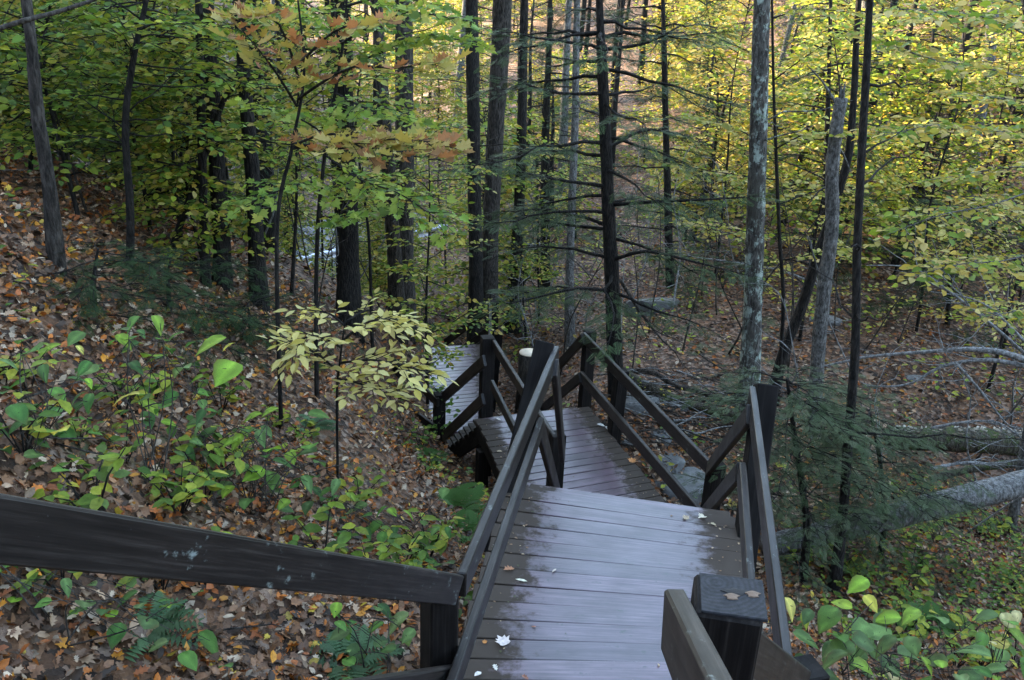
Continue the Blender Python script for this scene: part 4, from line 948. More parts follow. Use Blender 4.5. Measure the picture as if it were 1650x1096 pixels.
scatter(11, 10, 17, ['s1', 's2', 's2'], 1.1, (-100, 330), sc=(.55, .75))
scatter(7, 22, 48, ['h1', 'h0'], 1.6, (760, 980))
scatter(6, 14, 30, ['h1'], 2.0, (-100, 500))
scatter(12, 26, 40, ['s4', 's3'], 1.2, (850, 1500))
def ring(count, xr, yr, keys, mind=2.4):  # unseen trees outside the view, added to block sky and sun
    made = 0; tries = 0
    while made < count and tries < count * 40:
        tries += 1; x, y = fr_.uniform(*xr), fr_.uniform(*yr); q = np.array([x, y, gz(x, y)]); Zq = depth(q); 
        if Zq > 0 and abs((q - O) @ RT) < .66 * Zq and y > 1.5: continue
        if any((x - a) ** 2 + (y - b_) ** 2 < mind ** 2 for a, b_ in taken) or (abs(x) < 2.5 and -3 < y < 4): continue
        taken.append((x, y)); use(keys[int(fr_.integers(len(keys)))], q, fr_.uniform(0, 6.28), fr_.uniform(.85, 1.2)); made += 1
ring(16, (-16, 16), (-16, -2), ['t0', 't1', 't3'])
ring(16, (-22, -4), (-2, 16), ['t0', 't1', 't2'])
ring(10, (5, 20), (-4, 14), ['t0', 't1', 't2'])
ring(70, (-56, -18), (10, 84), ['t0', 't1', 't2', 'h0'])  # added trees on the unseen left hill, thickening its shade
scatter(22, 20, 42, ['s0', 's1', 's1', 's2', 's1', 's2'], 1.3, (780, 1750), cond=lambda px, Z: not (800 < px < 1260 and Z < 38))
scatter(45, 42, 110, ['s0', 's1', 's0', 's4'], 1.4, (200, 1500))
scatter(14, 50, 90, ['s0', 's1', 's0'], 1.4, (600, 860))
for k_ in list(protos):
    if not protos[k_][1]: use(k_, (-40, 60, gz(-40, 60)), 0, 1)

# ------------------------------------------------------------------ road and guard rail beyond the left trunks
rows = np.array([[RD0 * [1, 1, 0] + RDd * t_ + RDn * w_ + [0, 0, road_z(t_) + .02 * (w_ > .5) * (w_ < 6)] for w_ in np.linspace(0, 6.5, 5)] for t_ in np.linspace(-7, RDL + 6, 60)])
d = RDd; n_ = RDn
V = np.concatenate([rows.reshape(-1, 3), (rows - [0, 0, .6]).reshape(-1, 3)])
f = []
for i in range(59):
    for j in range(4):
        a = i * 5 + j; f.append((a, a + 5, a + 6, a + 1))
    f.append((i * 5, i * 5 + 300, i * 5 + 305, i * 5 + 5)); f.append((i * 5 + 4, i * 5 + 9, i * 5 + 309, i * 5 + 304))
tag(link('road', mesh_np('road', V, np.array(f).ravel(), np.full(len(f), 4), M_ROAD)), 'pale asphalt road beyond the trees', 'road', kind='structure')
gr = thing('guard_rail', 'pale steel guard rail glimpsed between the left trunks', 'guard rail', rows[0, 0])
edge = rows[:, 0] + d * 0 + n_ * .25
for h in (.68, .42):
    g = tube(edge[::3] - rows[0, 0] + [0, 0, h], np.full(len(edge[::3]), .1), 6)
    link('beam', mesh_np('beam', *g, M_STEEL, smooth=True), gr)
for i in range(0, 60, 3): board('post', gr, edge[i] - [0, 0, .5] + n_ * .14, edge[i] + [0, 0, .8] + n_ * .14, .14, .14, M_POST, up=(1, 0, 0), hang='mid')

# ------------------------------------------------------------------ rocks
def rock(label, p, size, seed, rot=0.0, flat=.5, name='boulder', tilt=0.0):
    bm = bmesh.new(); bmesh.ops.create_icosphere(bm, subdivisions=3, radius=1); rs = np.random.default_rng(seed)
    planes = [(unit(rs.normal(0, 1, 3)), rs.uniform(.55, .85)) for _ in range(11)] + [(np.array([0, 0, 1.0]), .55)]
    for v in bm.verts:
        c = np.array(v.co)
        for n_, dd in planes:
            k = c @ n_
            if k > dd: c = c - n_ * (k - dd)
        c = c * (1 + .04 * math.sin(c[0] * 9 + seed) * math.sin(c[1] * 8) * math.cos(c[2] * 9))
        v.co = Vector(c * [size[0], size[1], size[2]])
    me = bpy.data.meshes.new(name); bm.to_mesh(me); bm.free(); me.materials.append(M_ROCK)
    o = link(name, me, loc=p); o.rotation_euler = (tilt, 0, rot); return tag(o, label, 'rock')
def rock_at(label, px, py, w, seed, ratio=(1, .8, .6), rot=0., tilt=0., sink=.1):
    p = hit(px, py); s_ = w / 2 / F * depth(p); return rock(label, p - [0, 0, s_ * sink], (s_ * ratio[0] * 1.3, s_ * ratio[1] * 1.3, s_ * ratio[2] * 1.3), seed, rot, tilt=tilt)
rock_at('grey slab boulder lying on the far leaf slope', 1052, 500, 76, 1, (1, .9, .75), .3, -.25)
rock_at('grey rock beside the right edge of the middle landing', 1036, 655, 62, 2, (1, .9, .7), .5)
rock_at('flat dark rock below the right railing of the middle landing', 1105, 775, 95, 3, (1, 1, .35), .2)
rock_at('wet flat rock against the lower post of the middle landing', 1075, 745, 60, 4, (1, .9, .3), 1.)
rock_at('small dark stone at the mossy edge of the middle landing', 1016, 716, 26, 5)
rock_at('small stone in front of the brush pile', 1062, 708, 40, 6, (1, .8, .5), 1.2)
rock_at('pale rock under the root tangle', 1090, 657, 36, 7)
rock_at('pale tan stone low at the right railing', 1283, 882, 40, 8, (1, .8, .8))
rock_at('rounded grey rock half buried on the far slope', 870, 400, 40, 9)
rock_at('grey rock low on the right slope', 1330, 520, 44, 10)
rock_at('grey stone at the right slope above the mossy log', 1470, 610, 30, 11)

# ------------------------------------------------------------------ fallen logs, branches and brush
def log(label, pts, w, bk, name='fallen_log', sides=14, lump=.1, taper=.75, n=30, fungi=False, lift=0.0, cat='log', group=None):
    """pts: (px, py, Z or None for lying on the ground) ; w = width in px at the first point"""
    P = []
    for q in pts:
        if len(q) > 2: P.append(atZ(*q))
        else:
            h_ = hit(*q); P.append(h_ + [0, 0, lift])
    P = np.array(P); Zb = depth(P[0]); r = w / 2 / F * Zb; path = spline(P, n); base = path[0].copy()
    t = thing(name, label, cat, base, group); g = tube(path - base, np.linspace(r, r * taper, n), sides, lump, len(label))
    link('trunk' if cat == 'log' else 'branch', mesh_np('trunk', *g, bk, smooth=True), t)
    if fungi:
        rs = np.random.default_rng(3); Pp = []; 
        for k in range(150):
            u = rs.random(); c = interp(path, u); tn = path[-1] - path[0]; tn /= np.linalg.norm(tn); toc = O - c; toc -= tn * (toc @ tn); toc /= np.linalg.norm(toc); z = np.cross(tn, toc); z = z if z[2] > 0 else -z
            a_ = rs.uniform(-.1, 1.5); dd = toc * math.cos(a_) + z * math.sin(a_); Pp.append((c + dd * r * (1 - .25 * u) * .96 - base, dd))
        Pp = Pp; P0 = np.array([p for p, _ in Pp]); D0 = np.array([d_ for _, d_ in Pp])
        link('bracket_fungus', cloud('bracket_fungus', P0, D0, np.tile([0.1, 0, 1.0], (len(P0), 1)), rs.uniform(.03, .07, len(P0)), np.ones((len(P0), 3)) * .5, _sym([(0, -.3), (.5, .1), (.45, .6), (0, .8)]), M_FUNGUS), t)['kind'] = 'stuff'
    return t
log('big pale grey fallen log slanting down from the right edge', [(1760, 742, 10.6), (1650, 778, 10.5), (1540, 806, 10.4), (1400, 842, 10.3), (1230, 882, 10.2)], 44, M_LOG, taper=.85)
log('dark mossy log dotted with white bracket fungi at the right', [(1760, 718, 13.2), (1650, 714, 13), (1540, 708, 12.9), (1430, 706, 13)], 46, M_MOSSY, fungi=True, taper=.8)
log('mossy green branch log lying in the brush pile', [(1000, 600, 13.6), (1040, 622, 13.3), (1090, 645, 13), (1140, 660, 12.6), (1190, 668, 12.3)], 18, M_MOSSY)
log('bare brown bough arching over the brush pile', [(1010, 598, 13.9), (1050, 600, 13.6), (1090, 622, 13.3), (1130, 632, 13), (1190, 655, 12.6)], 9, M_BARK)
log('small mossy log near the right frame edge below the mushroom log', [(1650, 745, 11.8), (1570, 755, 11.7), (1500, 772, 11.6)], 14, M_MOSSY)
for lab, pts, w in [
    ('long pale bare branch reaching in from the right edge', [(1660, 583, 12), (1610, 567, 12.2), (1550, 563, 12.3), (1480, 568, 12.6), (1400, 575, 12.9), (1320, 592, 13.2)], 12),
    ('pale bare branch doubled just under the longest one', [(1660, 592, 12.1), (1590, 580, 12.2), (1520, 590, 12.4), (1460, 620, 12.6), (1390, 622, 12.8)], 9),
    ('thin pale branch arching high at the right edge', [(1660, 578, 11), (1600, 525, 11.2), (1530, 470, 11.3), (1470, 432, 11.5), (1395, 428, 11.8)], 6),
    ('pale branch sweeping down to the right above the mossy log', [(1500, 690, 12), (1560, 680, 11.8), (1610, 682, 11.6), (1660, 718, 11.4)], 6),
    ('thin pale twiggy branch rising right of the mossy log', [(1540, 585, 11.6), (1580, 630, 11.5), (1625, 685, 11.4), (1660, 690, 11.2)], 5),
    ('pale branch crossing the steep leaf bank at the far right', [(1660, 560, 11.4), (1600, 500, 11.6), (1560, 480, 11.9), (1500, 470, 12)], 5),
    ('pale broken branch lying beside the big grey log', [(1500, 755, 11), (1560, 745, 11), (1600, 748, 11.2)], 7),
    ('bare branch lying on the slope above the corner post', [(1340, 470, 16), (1270, 440, 16.2), (1200, 425, 16.5), (1120, 415, 16.8)], 5),
    ('dark crooked branch hanging before the boulder', [(1000, 452, 13), (1030, 500, 12.8), (1060, 540, 12.7), (1080, 560, 12.6)], 6)]:
    t = log(lab, pts, w, M_GTWIG if 'dark' not in lab else M_TWIG, 'fallen_branch', 6, .12, .3, 22, cat='branch')
    rs = np.random.default_rng(len(lab)); P = spline(np.array([atZ(*q) for q in pts]), 22) - np.array(t.location); parts = []
    for k in range(7):
        i = int(rs.integers(5, 20)); q = [P[i]]; dd = unit(P[min(i + 1, 21)] - P[i]) + rs.normal(0, .5, 3)
        for _ in range(5): q.append(q[-1] + (dd + rs.normal(0, .2, 3)) * .13)
        parts.append(tube(q, np.linspace(.008, .002, 6), 4))
    link('twig', mesh_np('twig', *join(parts), M_GTWIG if 'dark' not in lab else M_TWIG, smooth=True), t)
# brush pile of sticks
bp = hit(1130, 690); t = thing('brush_pile', 'tangle of broken sticks and roots beyond the right railing', 'brush pile', bp); rs = np.random.default_rng(8)
for k in range(130):
    h_ = hit(rs.uniform(1010, 1240), rs.uniform(610, 735)); p = h_ + [0, 0, rs.uniform(0, .3)]; az = rs.uniform(-.9, .7); d = np.array([math.cos(az), math.sin(az), rs.normal(0, .15)]); L = rs.uniform(.3, 1.3); q = [p - d * L / 2]
    for _ in range(4): q.append(q[-1] + (d + rs.normal(0, .13, 3)) * L / 4)
    link('stick', mesh_np('stick', *tube(np.array(q) - bp, np.linspace(rs.uniform(.006, .02), .004, 5), 5), M_TWIG if rs.random() < .7 else M_GTWIG, smooth=True), t)
# dark limb crossing the upper left corner
log('dark limb crossing the top left corner', [(-20, 52, 4.6), (40, 33, 4.6), (90, 20, 4.65), (150, 0, 4.7), (210, -25, 4.8)], 9, M_TWIG, 'hanging_limb', 8, .1, .6, cat='branch')
# cut stump
sp = atZ(853, 569, 15.6); r = 17 / F * 15.6; g0 = gz(sp[0], sp[1])
t = thing('tree_stump', 'cut stump with a pale sawn top behind the leaning post', 'stump', (sp[0], sp[1], g0))
link('trunk', mesh_np('trunk', *tube(np.array([[0, 0, -.2], [0, 0, (sp[2] - g0) * .5], [0, 0, sp[2] - g0]]), [r * 1.15, r * 1.02, r], 20, .04), M_BARK, smooth=False), t)
link('cut_face', mesh_np('cut_face', *tube(np.array([[0, 0, sp[2] - g0 + .002], [0, 0, sp[2] - g0 + .02]]), [r * .96, r * .95], 24), M_CUT), t)

# ------------------------------------------------------------------ leaf litter on the ground
def cone_pts(z0, z1, dens, seed, xpad=120):
    """Ground points between two distances inside the valley in view, dens per square metre."""
    rs = np.random.default_rng(seed); y1 = z1 * 1.12; xw = y1 * .85
    n = int(dens * xw * 2 * (y1 - 1.2)); x = rs.uniform(-xw, xw, n); y = rs.uniform(1.2, y1, n)
    d = np.hypot(x, y); inn = np.abs(x) < .62 * y + 1.4; k = (np.abs(x) < .8 * y + 3) & (inn | (rs.random(n) < .45)) & (d > z0) & (d < z1) & (rs.random(n) < .35 + 1.0 * vnoise(x / .9, y / .9, 31)); x, y = x[k], y[k]; z = ground(x, y)
    return np.c_[x, y, z], rs
def gnormal(P, e=.12):
    dx = (ground(P[:, 0] + e, P[:, 1]) - ground(P[:, 0] - e, P[:, 1])) / (2 * e); dy = (ground(P[:, 0], P[:, 1] + e) - ground(P[:, 0], P[:, 1] - e)) / (2 * e)
    return unit(np.c_[-dx, -dy, np.ones(len(P))])
LIT = np.array([(.27, .13, .065), (.38, .24, .15), (.2, .095, .05), (.16, .07, .03), (.42, .12, .018), (.5, .2, .025), (.1, .05, .028), (.05, .028, .016), (.46, .34, .24), (.32, .09, .025), (.48, .32, .04), (.17, .09, .05)])
LW = np.array([2.4, 2.2, 2, 2.2, 1.6, 1.2, 2.2, 2.2, 1.5, 1.6, .5, 1.6]); LW = LW / LW.sum()
parts = []
for z0, z1, dens, sz, sd_ in ((0, 7.5, 1000, .06, 1), (7.5, 13, 560, .07, 2), (13, 22, 170, .092, 3), (22, 38, 40, .13, 4)):
    far = 1.0 if z0 < 13 else .72      # leaf colour is darker in the farther bands
    P, rs = cone_pts(z0, z1, dens, sd_); N = gnormal(P); n = len(P); az = rs.uniform(0, 6.28, n)
    D = np.c_[np.cos(az), np.sin(az), rs.normal(0, .25, n)]; N = unit(N + rs.normal(0, .48, (n, 3)))
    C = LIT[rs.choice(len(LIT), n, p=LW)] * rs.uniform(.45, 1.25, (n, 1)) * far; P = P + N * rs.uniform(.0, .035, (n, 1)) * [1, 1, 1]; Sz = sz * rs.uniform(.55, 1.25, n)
    pick = rs.integers(0, 3, n)
    for k, tm in enumerate((OAKC, MAPLEC, OVALC)):
        m = pick == k
        if z0 >= 13: tm = (OVALC, _curl(OVAL, .3, -.6), OVAL)[k]
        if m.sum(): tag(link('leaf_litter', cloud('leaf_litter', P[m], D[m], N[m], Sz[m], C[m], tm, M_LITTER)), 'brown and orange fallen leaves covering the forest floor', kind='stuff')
# fallen twigs in the litter
P, rs = cone_pts(0, 16, 3.0, 9); tw = []
for p in P[:500]:
    az = rs.uniform(0, 6.28); d = np.array([math.cos(az), math.sin(az), 0]); L = rs.uniform(.15, .7); q = []
    for k in range(4):
        a_ = p + d * L * k / 3 + np.r_[rs.normal(0, .02, 2), 0]; q.append((a_[0], a_[1], a_[2] + .02))
    tw.append(tube(q, [.007, .006, .004, .002], 4))
tag(link('twig_litter', mesh_np('twig_litter', *join(tw), M_TWIG, smooth=True)), 'thin dead twigs lying in the leaf litter', kind='stuff')

# low green ground cover
P, rs = cone_pts(0, 15, 5.0, 21); m = vnoise(P[:, 0] / 1.6, P[:, 1] / 1.6, 7) + vnoise(P[:, 0] / .5, P[:, 1] / .5, 8) * .5 > .82; P = P[m]
lp, ld, ln_, ls, lc = [], [], [], [], []
for p in P:
    k = int(rs.integers(3, 8)); c = pal(rs, G1 if rs.random() < .75 else Y2, 1)[0]; hh = rs.uniform(.04, .22)
    for _ in range(k):
        az = rs.uniform(0, 6.28); lp.append(p + [rs.normal(0, .07), rs.normal(0, .07), hh * rs.uniform(.5, 1.2)]); ld.append((math.cos(az), math.sin(az), rs.uniform(-.3, .4))); ln_.append((rs.normal(0, .3), rs.normal(0, .3), 1)); ls.append(rs.uniform(.04, .1)); lc.append(c * rs.uniform(.8, 1.2))
for _ in range(230):
    p = hit(rs.uniform(1330, 1660), np.clip(rs.normal(930, 60), 800, 1090)); c = pal(rs, mixpal((YGREEN, 1), (GREEN, 3)), 1)[0] * .85
    for _ in range(int(rs.integers(4, 9))):
        az = rs.uniform(0, 6.28); lp.append(p + [rs.normal(0, .1), rs.normal(0, .1), rs.uniform(.03, .3)]); ld.append((math.cos(az), math.sin(az), rs.uniform(-.3, .4))); ln_.append((rs.normal(0, .3), rs.normal(0, .3), 1)); ls.append(rs.uniform(.035, .08)); lc.append(c * rs.uniform(.8, 1.2))
tag(link('ground_cover', cloud('ground_cover', lp, ld, ln_, ls, lc, OVAL, M_LEAF)), 'low green seedlings scattered among the fallen leaves', kind='stuff')
P, rs = cone_pts(15, 40, 1.6, 22); m = vnoise(P[:, 0] / 2.6, P[:, 1] / 2.6, 7) > .55; P = P[m]; lp, ld, ln_, ls, lc = [], [], [], [], []
for p in P:
    c = pal(rs, G2, 1)[0]
    for _ in range(9):
        az = rs.uniform(0, 6.28); lp.append(p + [rs.normal(0, .22), rs.normal(0, .22), rs.uniform(.05, .5)]); ld.append((math.cos(az), math.sin(az), rs.uniform(-.3, .4))); ln_.append((rs.normal(0, .3), rs.normal(0, .3), 1)); ls.append(rs.uniform(.08, .15)); lc.append(c * rs.uniform(.8, 1.2))
tag(link('ground_cover', cloud('ground_cover', lp, ld, ln_, ls, lc, OVAL, M_LEAF)), 'green undergrowth spread over the far slope', kind='stuff')

# ------------------------------------------------------------------ big leaved shrubs in front
BG = [(.06, .14, .028), (.08, .17, .03), (.045, .1, .025), (.085, .15, .04)]
BYG = [(.2, .3, .03), (.26, .34, .035), (.17, .27, .03)]
BPY = [(.45, .4, .1), (.5, .42, .2), (.4, .34, .06)]
BPG = [(.11, .18, .05), (.15, .22, .07), (.09, .15, .045)]
PALS = {'g': BG, 'h': BYG, 'y': BPY, 'p': BPG}
def big_shrub(label, basepx, Z, leaves, seed, extra=0, box=None, exsize=(24, 40), expal='gggh'):
    b = atZ(*basepx, Z); b[2] = gz(b[0], b[1]); t = thing('broadleaf_shrub', label, 'shrub', b); rs = np.random.default_rng(seed); g = Grow(seed); L = list(leaves)
    for _ in range(extra): L.append((rs.uniform(box[0], box[2]), rs.uniform(box[1], box[3]), rs.uniform(*exsize), expal[int(rs.integers(len(expal)))]))
    pts = []
    for (px, py, w, c) in L:
        z_ = Z + rs.uniform(-.35, .35); p = atZ(px, py, z_)
        gg = gz(p[0], p[1]) + .05
        if p[2] < gg: p[2] = gg + rs.uniform(0, .06)
        pts.append((p, w / F * depth(p), c))
    for k in range(max(3, len(pts) // 5)):
        tgt = pts[(k * 5) % len(pts)][0] - b; mid_ = tgt * .5 + [rs.normal(0, .06), rs.normal(0, .06), .06]; r_ = np.linalg.norm(tgt)
        g.tube(spline(np.array([[rs.normal(0, .05), rs.normal(0, .05), -.05], mid_, tgt]), 8), np.linspace(.005, .002, 8), 5)
        for (q, _, _) in pts[(k * 5) + 1:(k * 5) + 5]:
            q = q - b; s_ = tgt * .75 + mid_ * .25
            if np.linalg.norm(q - s_) < .8: g.tube([s_, (s_ + q) / 2 + [0, 0, .015], q], [.003, .0025, .0015], 4)
    for (p, s_, c) in pts:
        me = variants('big' + c, BIG, PALS[c], M_LEAF, 6) if rs.random() < .5 else variants('bign' + c, BIGN, PALS[c], M_LEAF, 6); az = rs.uniform(0, 6.28); d = np.array([math.cos(az), math.sin(az), rs.uniform(-.35, .05)]); nn = np.array([rs.normal(0, .24), rs.normal(.02, .22), 1.0])
        place_leaf(t, me[int(rs.integers(6))], p - b - d * s_ * .5, d, nn, s_ * rs.uniform(.75, 1.15))
    link('stem', mesh_np('stem', *join(g.wood), M_TWIG, smooth=True), t); return t
big_shrub('hobble type shrub with large bright yellow green leaves standing tallest on the left slope', (250, 790), 5.2,
    [(258, 521, 45, 'h'), (190, 530, 40, 'p'), (200, 548, 38, 'h'), (340, 553, 50, 'h'), (369, 556, 22, 'y'), (247, 571, 50, 'h'), (290, 590, 55, 'p'), (365, 594, 60, 'h'), (310, 612, 36, 'h'), (140, 598, 42, 'p'), (185, 612, 50, 'h'),
     (80, 560, 36, 'h'), (130, 563, 22, 'y'), (230, 538, 30, 'g'), (283, 538, 30, 'p'), (210, 518, 40, 'g'), (240, 652, 40, 'h'), (270, 642, 40, 'g'), (205, 635, 40, 'y'), (160, 622, 36, 'g'), (330, 612, 40, 'p'), (120, 545, 40, 'g'), (220, 590, 40, 'g'), (275, 560, 30, 'g')], 31, 14, (120, 540, 330, 700))
big_shrub('green shrub with large leaves low at the left frame edge', (60, 790), 4.6,
    [(35, 548, 40, 'g'), (50, 562, 50, 'g'), (15, 582, 44, 'p'), (95, 690, 40, 'y'), (55, 690, 60, 'g'), (90, 660, 46, 'g'), (20, 620, 40, 'g'), (30, 665, 44, 'g'), (70, 600, 40, 'g'), (10, 720, 46, 'g'), (60, 730, 40, 'p'), (100, 580, 36, 'h')], 32, 18, (0, 590, 150, 760))
big_shrub('dense clump of broad green leaves on the slope above the sloping handrail', (420, 830), 5.8,
    [(330, 700, 46, 'g'), (395, 690, 40, 'g'), (240, 690, 40, 'g'), (275, 682, 30, 'h'), (310, 683, 34, 'h'), (345, 662, 46, 'p'), (420, 706, 44, 'p'), (440, 720, 40, 'h'), (490, 725, 46, 'p'), (460, 745, 40, 'g'), (520, 742, 44, 'p'), (410, 762, 36, 'h'), (365, 790, 32, 'h'), (380, 712, 40, 'h'), (480, 770, 40, 'g'), (400, 805, 36, 'g'), (440, 790, 40, 'p'), (500, 715, 46, 'g')], 33, 40, (300, 660, 540, 830), (24, 40), 'ggpph')
big_shrub('shrub with pale and yellow broad leaves in the lower right corner', (1450, 1180), 4.7,
    [(1352, 971, 42, 'h'), (1406, 971, 36, 'y'), (1300, 994, 36, 'p'), (1274, 976, 34, 'y'), (1386, 1016, 56, 'p'), (1420, 1042, 60, 'p'), (1452, 1030, 56, 'p'), (1470, 1056, 60, 'p'), (1340, 1060, 56, 'p'), (1500, 1062, 60, 'p'), (1545, 1082, 56, 'p'), (1300, 1030, 46, 'g'), (1298, 1000, 40, 'h'), (1380, 942, 46, 'h'), (1345, 1085, 56, 'p'), (1400, 1075, 60, 'h'), (1440, 1085, 60, 'y'), (1590, 1075, 56, 'p'), (1480, 1090, 56, 'g'), (1350, 1020, 50, 'g'), (1420, 1000, 46, 'p')], 34, 26, (1280, 990, 1600, 1096), (34, 56), 'ppgph')
big_shrub('small yellow leaved shrub at the right frame edge', (1640, 1130), 5.5,
    [(1625, 1000, 30, 'y'), (1642, 1025, 34, 'h'), (1600, 1040, 34, 'p'), (1640, 995, 26, 'y'), (1615, 1060, 36, 'p')], 35, 8, (1580, 990, 1660, 1090), (24, 36), 'ypgh')
big_shrub('green leaves under the sloping handrail by its post', (600, 1060), 4.6,
    [(625, 985, 44, 'g'), (640, 1000, 44, 'p'), (600, 1010, 40, 'g'), (570, 1000, 36, 'g'), (655, 1025, 36, 'p'), (540, 985, 36, 'h'), (620, 1045, 40, 'g')], 36, 10, (520, 975, 660, 1090), (24, 40), 'gggp')
big_shrub('broad green leaves in the bottom left corner', (120, 1120), 3.9,
    [(200, 965, 44, 'g'), (120, 985, 40, 'g'), (40, 1000, 40, 'g'), (340, 1050, 50, 'g'), (360, 1070, 44, 'g'), (20, 1075, 50, 'g'), (60, 950, 40, 'g'), (250, 1040, 40, 'p'), (180, 1000, 30, 'h')], 37, 22, (0, 935, 380, 1096), (26, 46), 'gggph')
big_shrub('green and yellow plants hugging the ground beside the near landing', (690, 900), 6.4,
    [(560, 860, 34, 'p'), (600, 850, 34, 'g'), (680, 910, 36, 'p'), (700, 905, 34, 'g'), (620, 880, 30, 'h'), (650, 860, 30, 'h'), (720, 905, 30, 'p')], 38, 26, (500, 790, 730, 915), (18, 32), 'ggph')

# small leafy plants, copies of two grown ones
def b_small(seed, palette, H=.3):
    def f(t):
        g = Grow(seed)
        for k in range(5):
            az = k * 1.3; tp_ = np.array([math.cos(az) * .16, math.sin(az) * .16, H * g.rs.uniform(.6, 1.1)]); g.tube([[0, 0, -.03], tp_ * .5 + [0, 0, .04], tp_], [.005, .004, .002], 4)
            for j in range(6):
                a2 = g.rs.uniform(0, 6.28); g.leaf(tp_ * g.rs.uniform(.5, 1.1), (math.cos(a2), math.sin(a2), g.rs.uniform(-.4, .2)), (g.rs.normal(0, .3), g.rs.normal(0, .3), 1), g.rs.uniform(.06, .11))
        finish(g, t, palette, OVAL, leafname='foliage', wood='stem')
    return f
PG = 'small leafy plants on the forest floor'
proto('p0', 'small green leafy plant on the leaf litter', b_small(51, G1), 'plant', 'leafy_plant', PG)
proto('p1', 'small yellowing leafy plant on the leaf litter', b_small(52, Y2, .22), 'plant', 'leafy_plant', PG)
for k in range(70):
    P = None
    px, py = (rnd.uniform(0, 720), rnd.uniform(620, 960)) if k % 2 else (rnd.uniform(1270, 1650), rnd.uniform(780, 1080))
    h_ = hit(px, py)
    if depth(h_) < 3.3: continue
    use(['p0', 'p0', 'p1'][k % 3], h_, rnd.uniform(0, 6.28), rnd.uniform(.6, 1.3))

# ferns
def fern(label, px, py, n, size, seed, cols):
    h_ = hit(px, py); t = thing('fern', label, 'fern', h_); rs = np.random.default_rng(seed); vs = variants('fern' + str(cols[0][1]), FERN, cols, M_LEAF, 5)
    for k in range(n):
        az = k * 2.4 + rs.normal(0, .3); d = np.array([math.cos(az), math.sin(az), rs.uniform(-.05, .5)])
        o = place_leaf(t, vs[k % 5], np.array([d[0] * .03, d[1] * .03, .02]), d, np.array([0, 0, 1.0]), size * rs.uniform(.7, 1.15)); o.name = 'frond'
FC = [(.06, .14, .025), (.08, .17, .03), (.05, .11, .025)]; FC2 = [(.07, .13, .06), (.09, .16, .08)]
fern('bright green fern at the edge of the dark gap under the middle landing', 738, 828, 12, .42, 1, FC)
fern('fern just below the bright green one beside the left handrail', 752, 868, 10, .34, 2, FC)
fern('pale green fern in front of the handrail post', 560, 1078, 12, .3, 3, FC2)
fern('dull green fern at the bottom under the sloping handrail', 235, 1035, 9, .24, 4, FC2)
fern('green fern on the slope left of the stairs to the lowest landing', 690, 745, 10, .36, 5, FC)
fern('small fern among fallen leaves mid slope on the left', 500, 700, 9, .3, 6, FC2)
fern('fern at the lowest right part of the ravine floor', 1500, 1010, 10, .34, 7, FC)

# vine on the lower stair post
vp = BQ + np.array([-.02, -.1, -.1]); t = thing('climbing_vine', 'green leaved vine wrapped round the lower stair post', 'vine', (BQ[0], BQ[1], BQ[2] - RH)); rs = np.random.default_rng(4); g = Grow(61)
cv = np.array([[.09 * math.cos(u * 9), .1 * math.sin(u * 9), u * 1.1 - .1] for u in np.linspace(0, 1, 26)]); g.tube(cv, np.full(26, .006), 5)
vs = variants('vine', OVAL, GREEN, M_LEAF)
for k in range(70):
    c = cv[int(rs.integers(8, 26))] * [1.5, 1.5, 1]; az = rs.uniform(0, 6.28); place_leaf(t, vs[k % 7], c + rs.normal(0, .09, 3), (math.cos(az), math.sin(az), -.5), np.array([rs.normal(0, .4), -.6, .7]), rs.uniform(.06, .11))
link('stem', mesh_np('stem', *join(g.wood), M_TWIG, smooth=True), t)

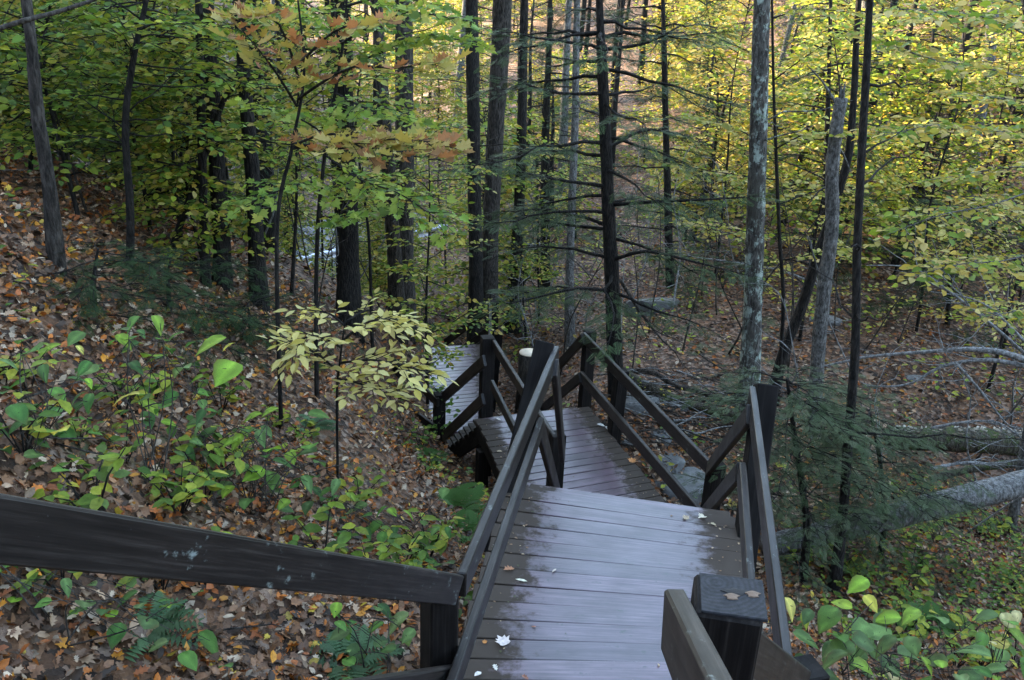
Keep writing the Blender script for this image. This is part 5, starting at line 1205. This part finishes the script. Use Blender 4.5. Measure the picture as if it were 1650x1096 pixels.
# ------------------------------------------------------------------ fallen leaves lying on the boards, each its own thing
def deck_leaf(label, px, py, z, w, tmpl, c, yaw, curl=.3, tilt=.1):
    p = at(px, py, z + .006); s_ = w / F * depth(p); V, f = _curl(tmpl, -curl * .4, curl); V = (V - [0, .5, 0]) * s_
    V[:, 2] -= V[:, 2].min()
    me = mesh_np('fallen_leaf', V, np.concatenate([np.array(q) for q in f]), [len(q) for q in f], M_LITTER, np.repeat(np.array([c]), len(V), 0))
    o = link('fallen_leaf', me, loc=p); o.rotation_euler = (0, 0, yaw); tag(o, label, 'leaf', 'fallen leaves on the plank landings')
for a in [('pale maple leaf flat on the near planks, largest there', 808, 1032, 0, 27, MAPLE, (.62, .52, .48), .6, .08), ('pale lance shaped leaf near the left handrail', 840, 936, 0, 20, LANCE, (.6, .55, .42), 1.5), ('curled brown leaf by the lower left board', 820, 918, 0, 20, OAK, (.32, .14, .07), 2),
          ('small orange leaf left of the pale maple leaf', 781, 1034, 0, 9, MAPLE, (.45, .17, .04), 0), ('cream leaf at the bottom left of the planks', 770, 1087, 0, 16, OVAL, (.62, .55, .5), 2.4), ('cream crumpled leaf just above the bottom left one', 798, 1076, 0, 14, OAK, (.62, .56, .48), .4),
          ('brown leaf at the bottom middle of the near planks', 846, 1092, 0, 14, OAK, (.25, .1, .06), 1), ('cream leaf on the far edge board of the near landing', 1130, 834, 0, 16, MAPLE, (.6, .52, .4), 2.2), ('tan leaf on the far edge board of the near landing, left of the cream one', 1104, 834, 0, 13, MAPLE, (.4, .3, .2), .3),
          ('tiny tan leaf beside the gap near the cream leaf', 1149, 845, 0, 10, OAK, (.5, .4, .25), 1.2), ('grey twisted leaf between the left boards', 799, 881, 0, 12, OVAL, (.5, .46, .42), 1), ('thin straw curl in the middle left of the near planks', 893, 920, 0, 14, LANCE, (.42, .33, .27), 2.6),
          ('small reddish leaf on the plank gap', 860, 1010, 0, 9, LANCE, (.3, .1, .05), 1.7), ('orange maple leaf on the right edge of the middle landing', 1018, 742, Z2, 15, MAPLE, (.5, .2, .06), 0), ('white leaf at the upper right edge of the middle landing', 968, 686, Z2, 14, OVAL, (.6, .56, .52), 1.3),
          ('second pale leaf at the upper right edge of the middle landing', 978, 690, Z2, 10, OVAL, (.6, .56, .52), .3), ('dark curled leaf at the far end of the middle landing', 927, 671, Z2, 9, LANCE, (.07, .05, .04), .4), ('tan leaf on the dull left part of the middle landing', 805, 728, Z2, 10, OVAL, (.42, .3, .2), 1.9), ('pale leaf by the foot of the middle post', 803, 676, Z2, 9, OVAL, (.55, .46, .4), .9)]:
    deck_leaf(*a)
# knot hole with splintered wood on the sawn post top

# thin dead saplings and leaning sticks tangled in the understory
def b_dead(seed):
    def f(t):
        g = Grow(seed); H = g.rs.uniform(1.8, 3.2); path = stem_path(np.array([0, 0, -.1]), np.array([g.rs.normal(0, .7), g.rs.normal(0, .7), H]), 10, .06, seed); g.tube(path, np.linspace(.018, .004, 10), 5)
        for k in range(12):
            p = interp(path, g.rs.uniform(.2, .97)); d = np.array([g.rs.normal(), g.rs.normal(), g.rs.uniform(-.2, .8)]); d /= np.linalg.norm(d); q = [p]
            for _ in range(5): q.append(q[-1] + (d + g.rs.normal(0, .25, 3)) * .14)
            g.tube(q, np.linspace(.008, .002, 6), 3)
            m = q[3]; d2 = unit(d + g.rs.normal(0, .7, 3)); g.tube([m, m + d2 * .2, m + d2 * .38 + g.rs.normal(0, .04, 3)], [.004, .003, .0015], 3)
        finish(g, t, GREEN, bk=M_TWIG if seed % 2 else M_GTWIG, wood='stem')
    return f
DG = 'bare dead saplings tangled in the understory'
for q_ in range(4): proto('d%d' % q_, ['dark bare dead sapling', 'grey bare dead sapling'][q_ % 2 == 1], b_dead(201 + q_), 'tree', 'dead_sapling', DG)
DK = ['d0', 'd1', 'd2', 'd3']
scatter(9, 17, 27, ['s3', 's1', 's2'], 1.0, (370, 640), sc=(.45, .7)); scatter(16, 13, 27, DK, .7, (370, 660)); scatter(26, 13, 27, DK, .8, (860, 1250))
scatter(26, 9, 24, DK, .8, (-50, 640)); scatter(34, 16, 34, DK, .9, (800, 1750)); scatter(14, 9.5, 16, DK, .8, (1300, 1750))

# leaf crumbs and dirt specks blown against the boards' edges
rs = np.random.default_rng(77); cp_, cd_, cn_, cs_, cc_ = [], [], [], [], []
for (a_, b_, c_, d_, cnt) in ((NL1, NR1, FL1, FR1, 150), (NL2, NR2, FL2, FR2, 150)):
    for _ in range(cnt):
        u_ = rs.choice([rs.uniform(0, .16), rs.uniform(.86, 1), rs.random()], p=[.45, .4, .15]); v_ = rs.random(); p = lerp(lerp(a_, b_, u_), lerp(c_, d_, u_), v_) + [0, 0, .004]
        az = rs.uniform(0, 6.28); cp_.append(p); cd_.append((math.cos(az), math.sin(az), 0)); cn_.append((rs.normal(0, .15), rs.normal(0, .15), 1)); cs_.append(rs.uniform(.008, .028)); cc_.append(np.array([(.2, .11, .06), (.1, .06, .035), (.35, .24, .15), (.05, .05, .02)][int(rs.integers(4))]))
tag(link('leaf_crumbs', cloud('leaf_crumbs', cp_, cd_, cn_, cs_, cc_, OVAL, M_LITTER)), 'crumbled leaf bits lying along the edges of the boards', kind='stuff')
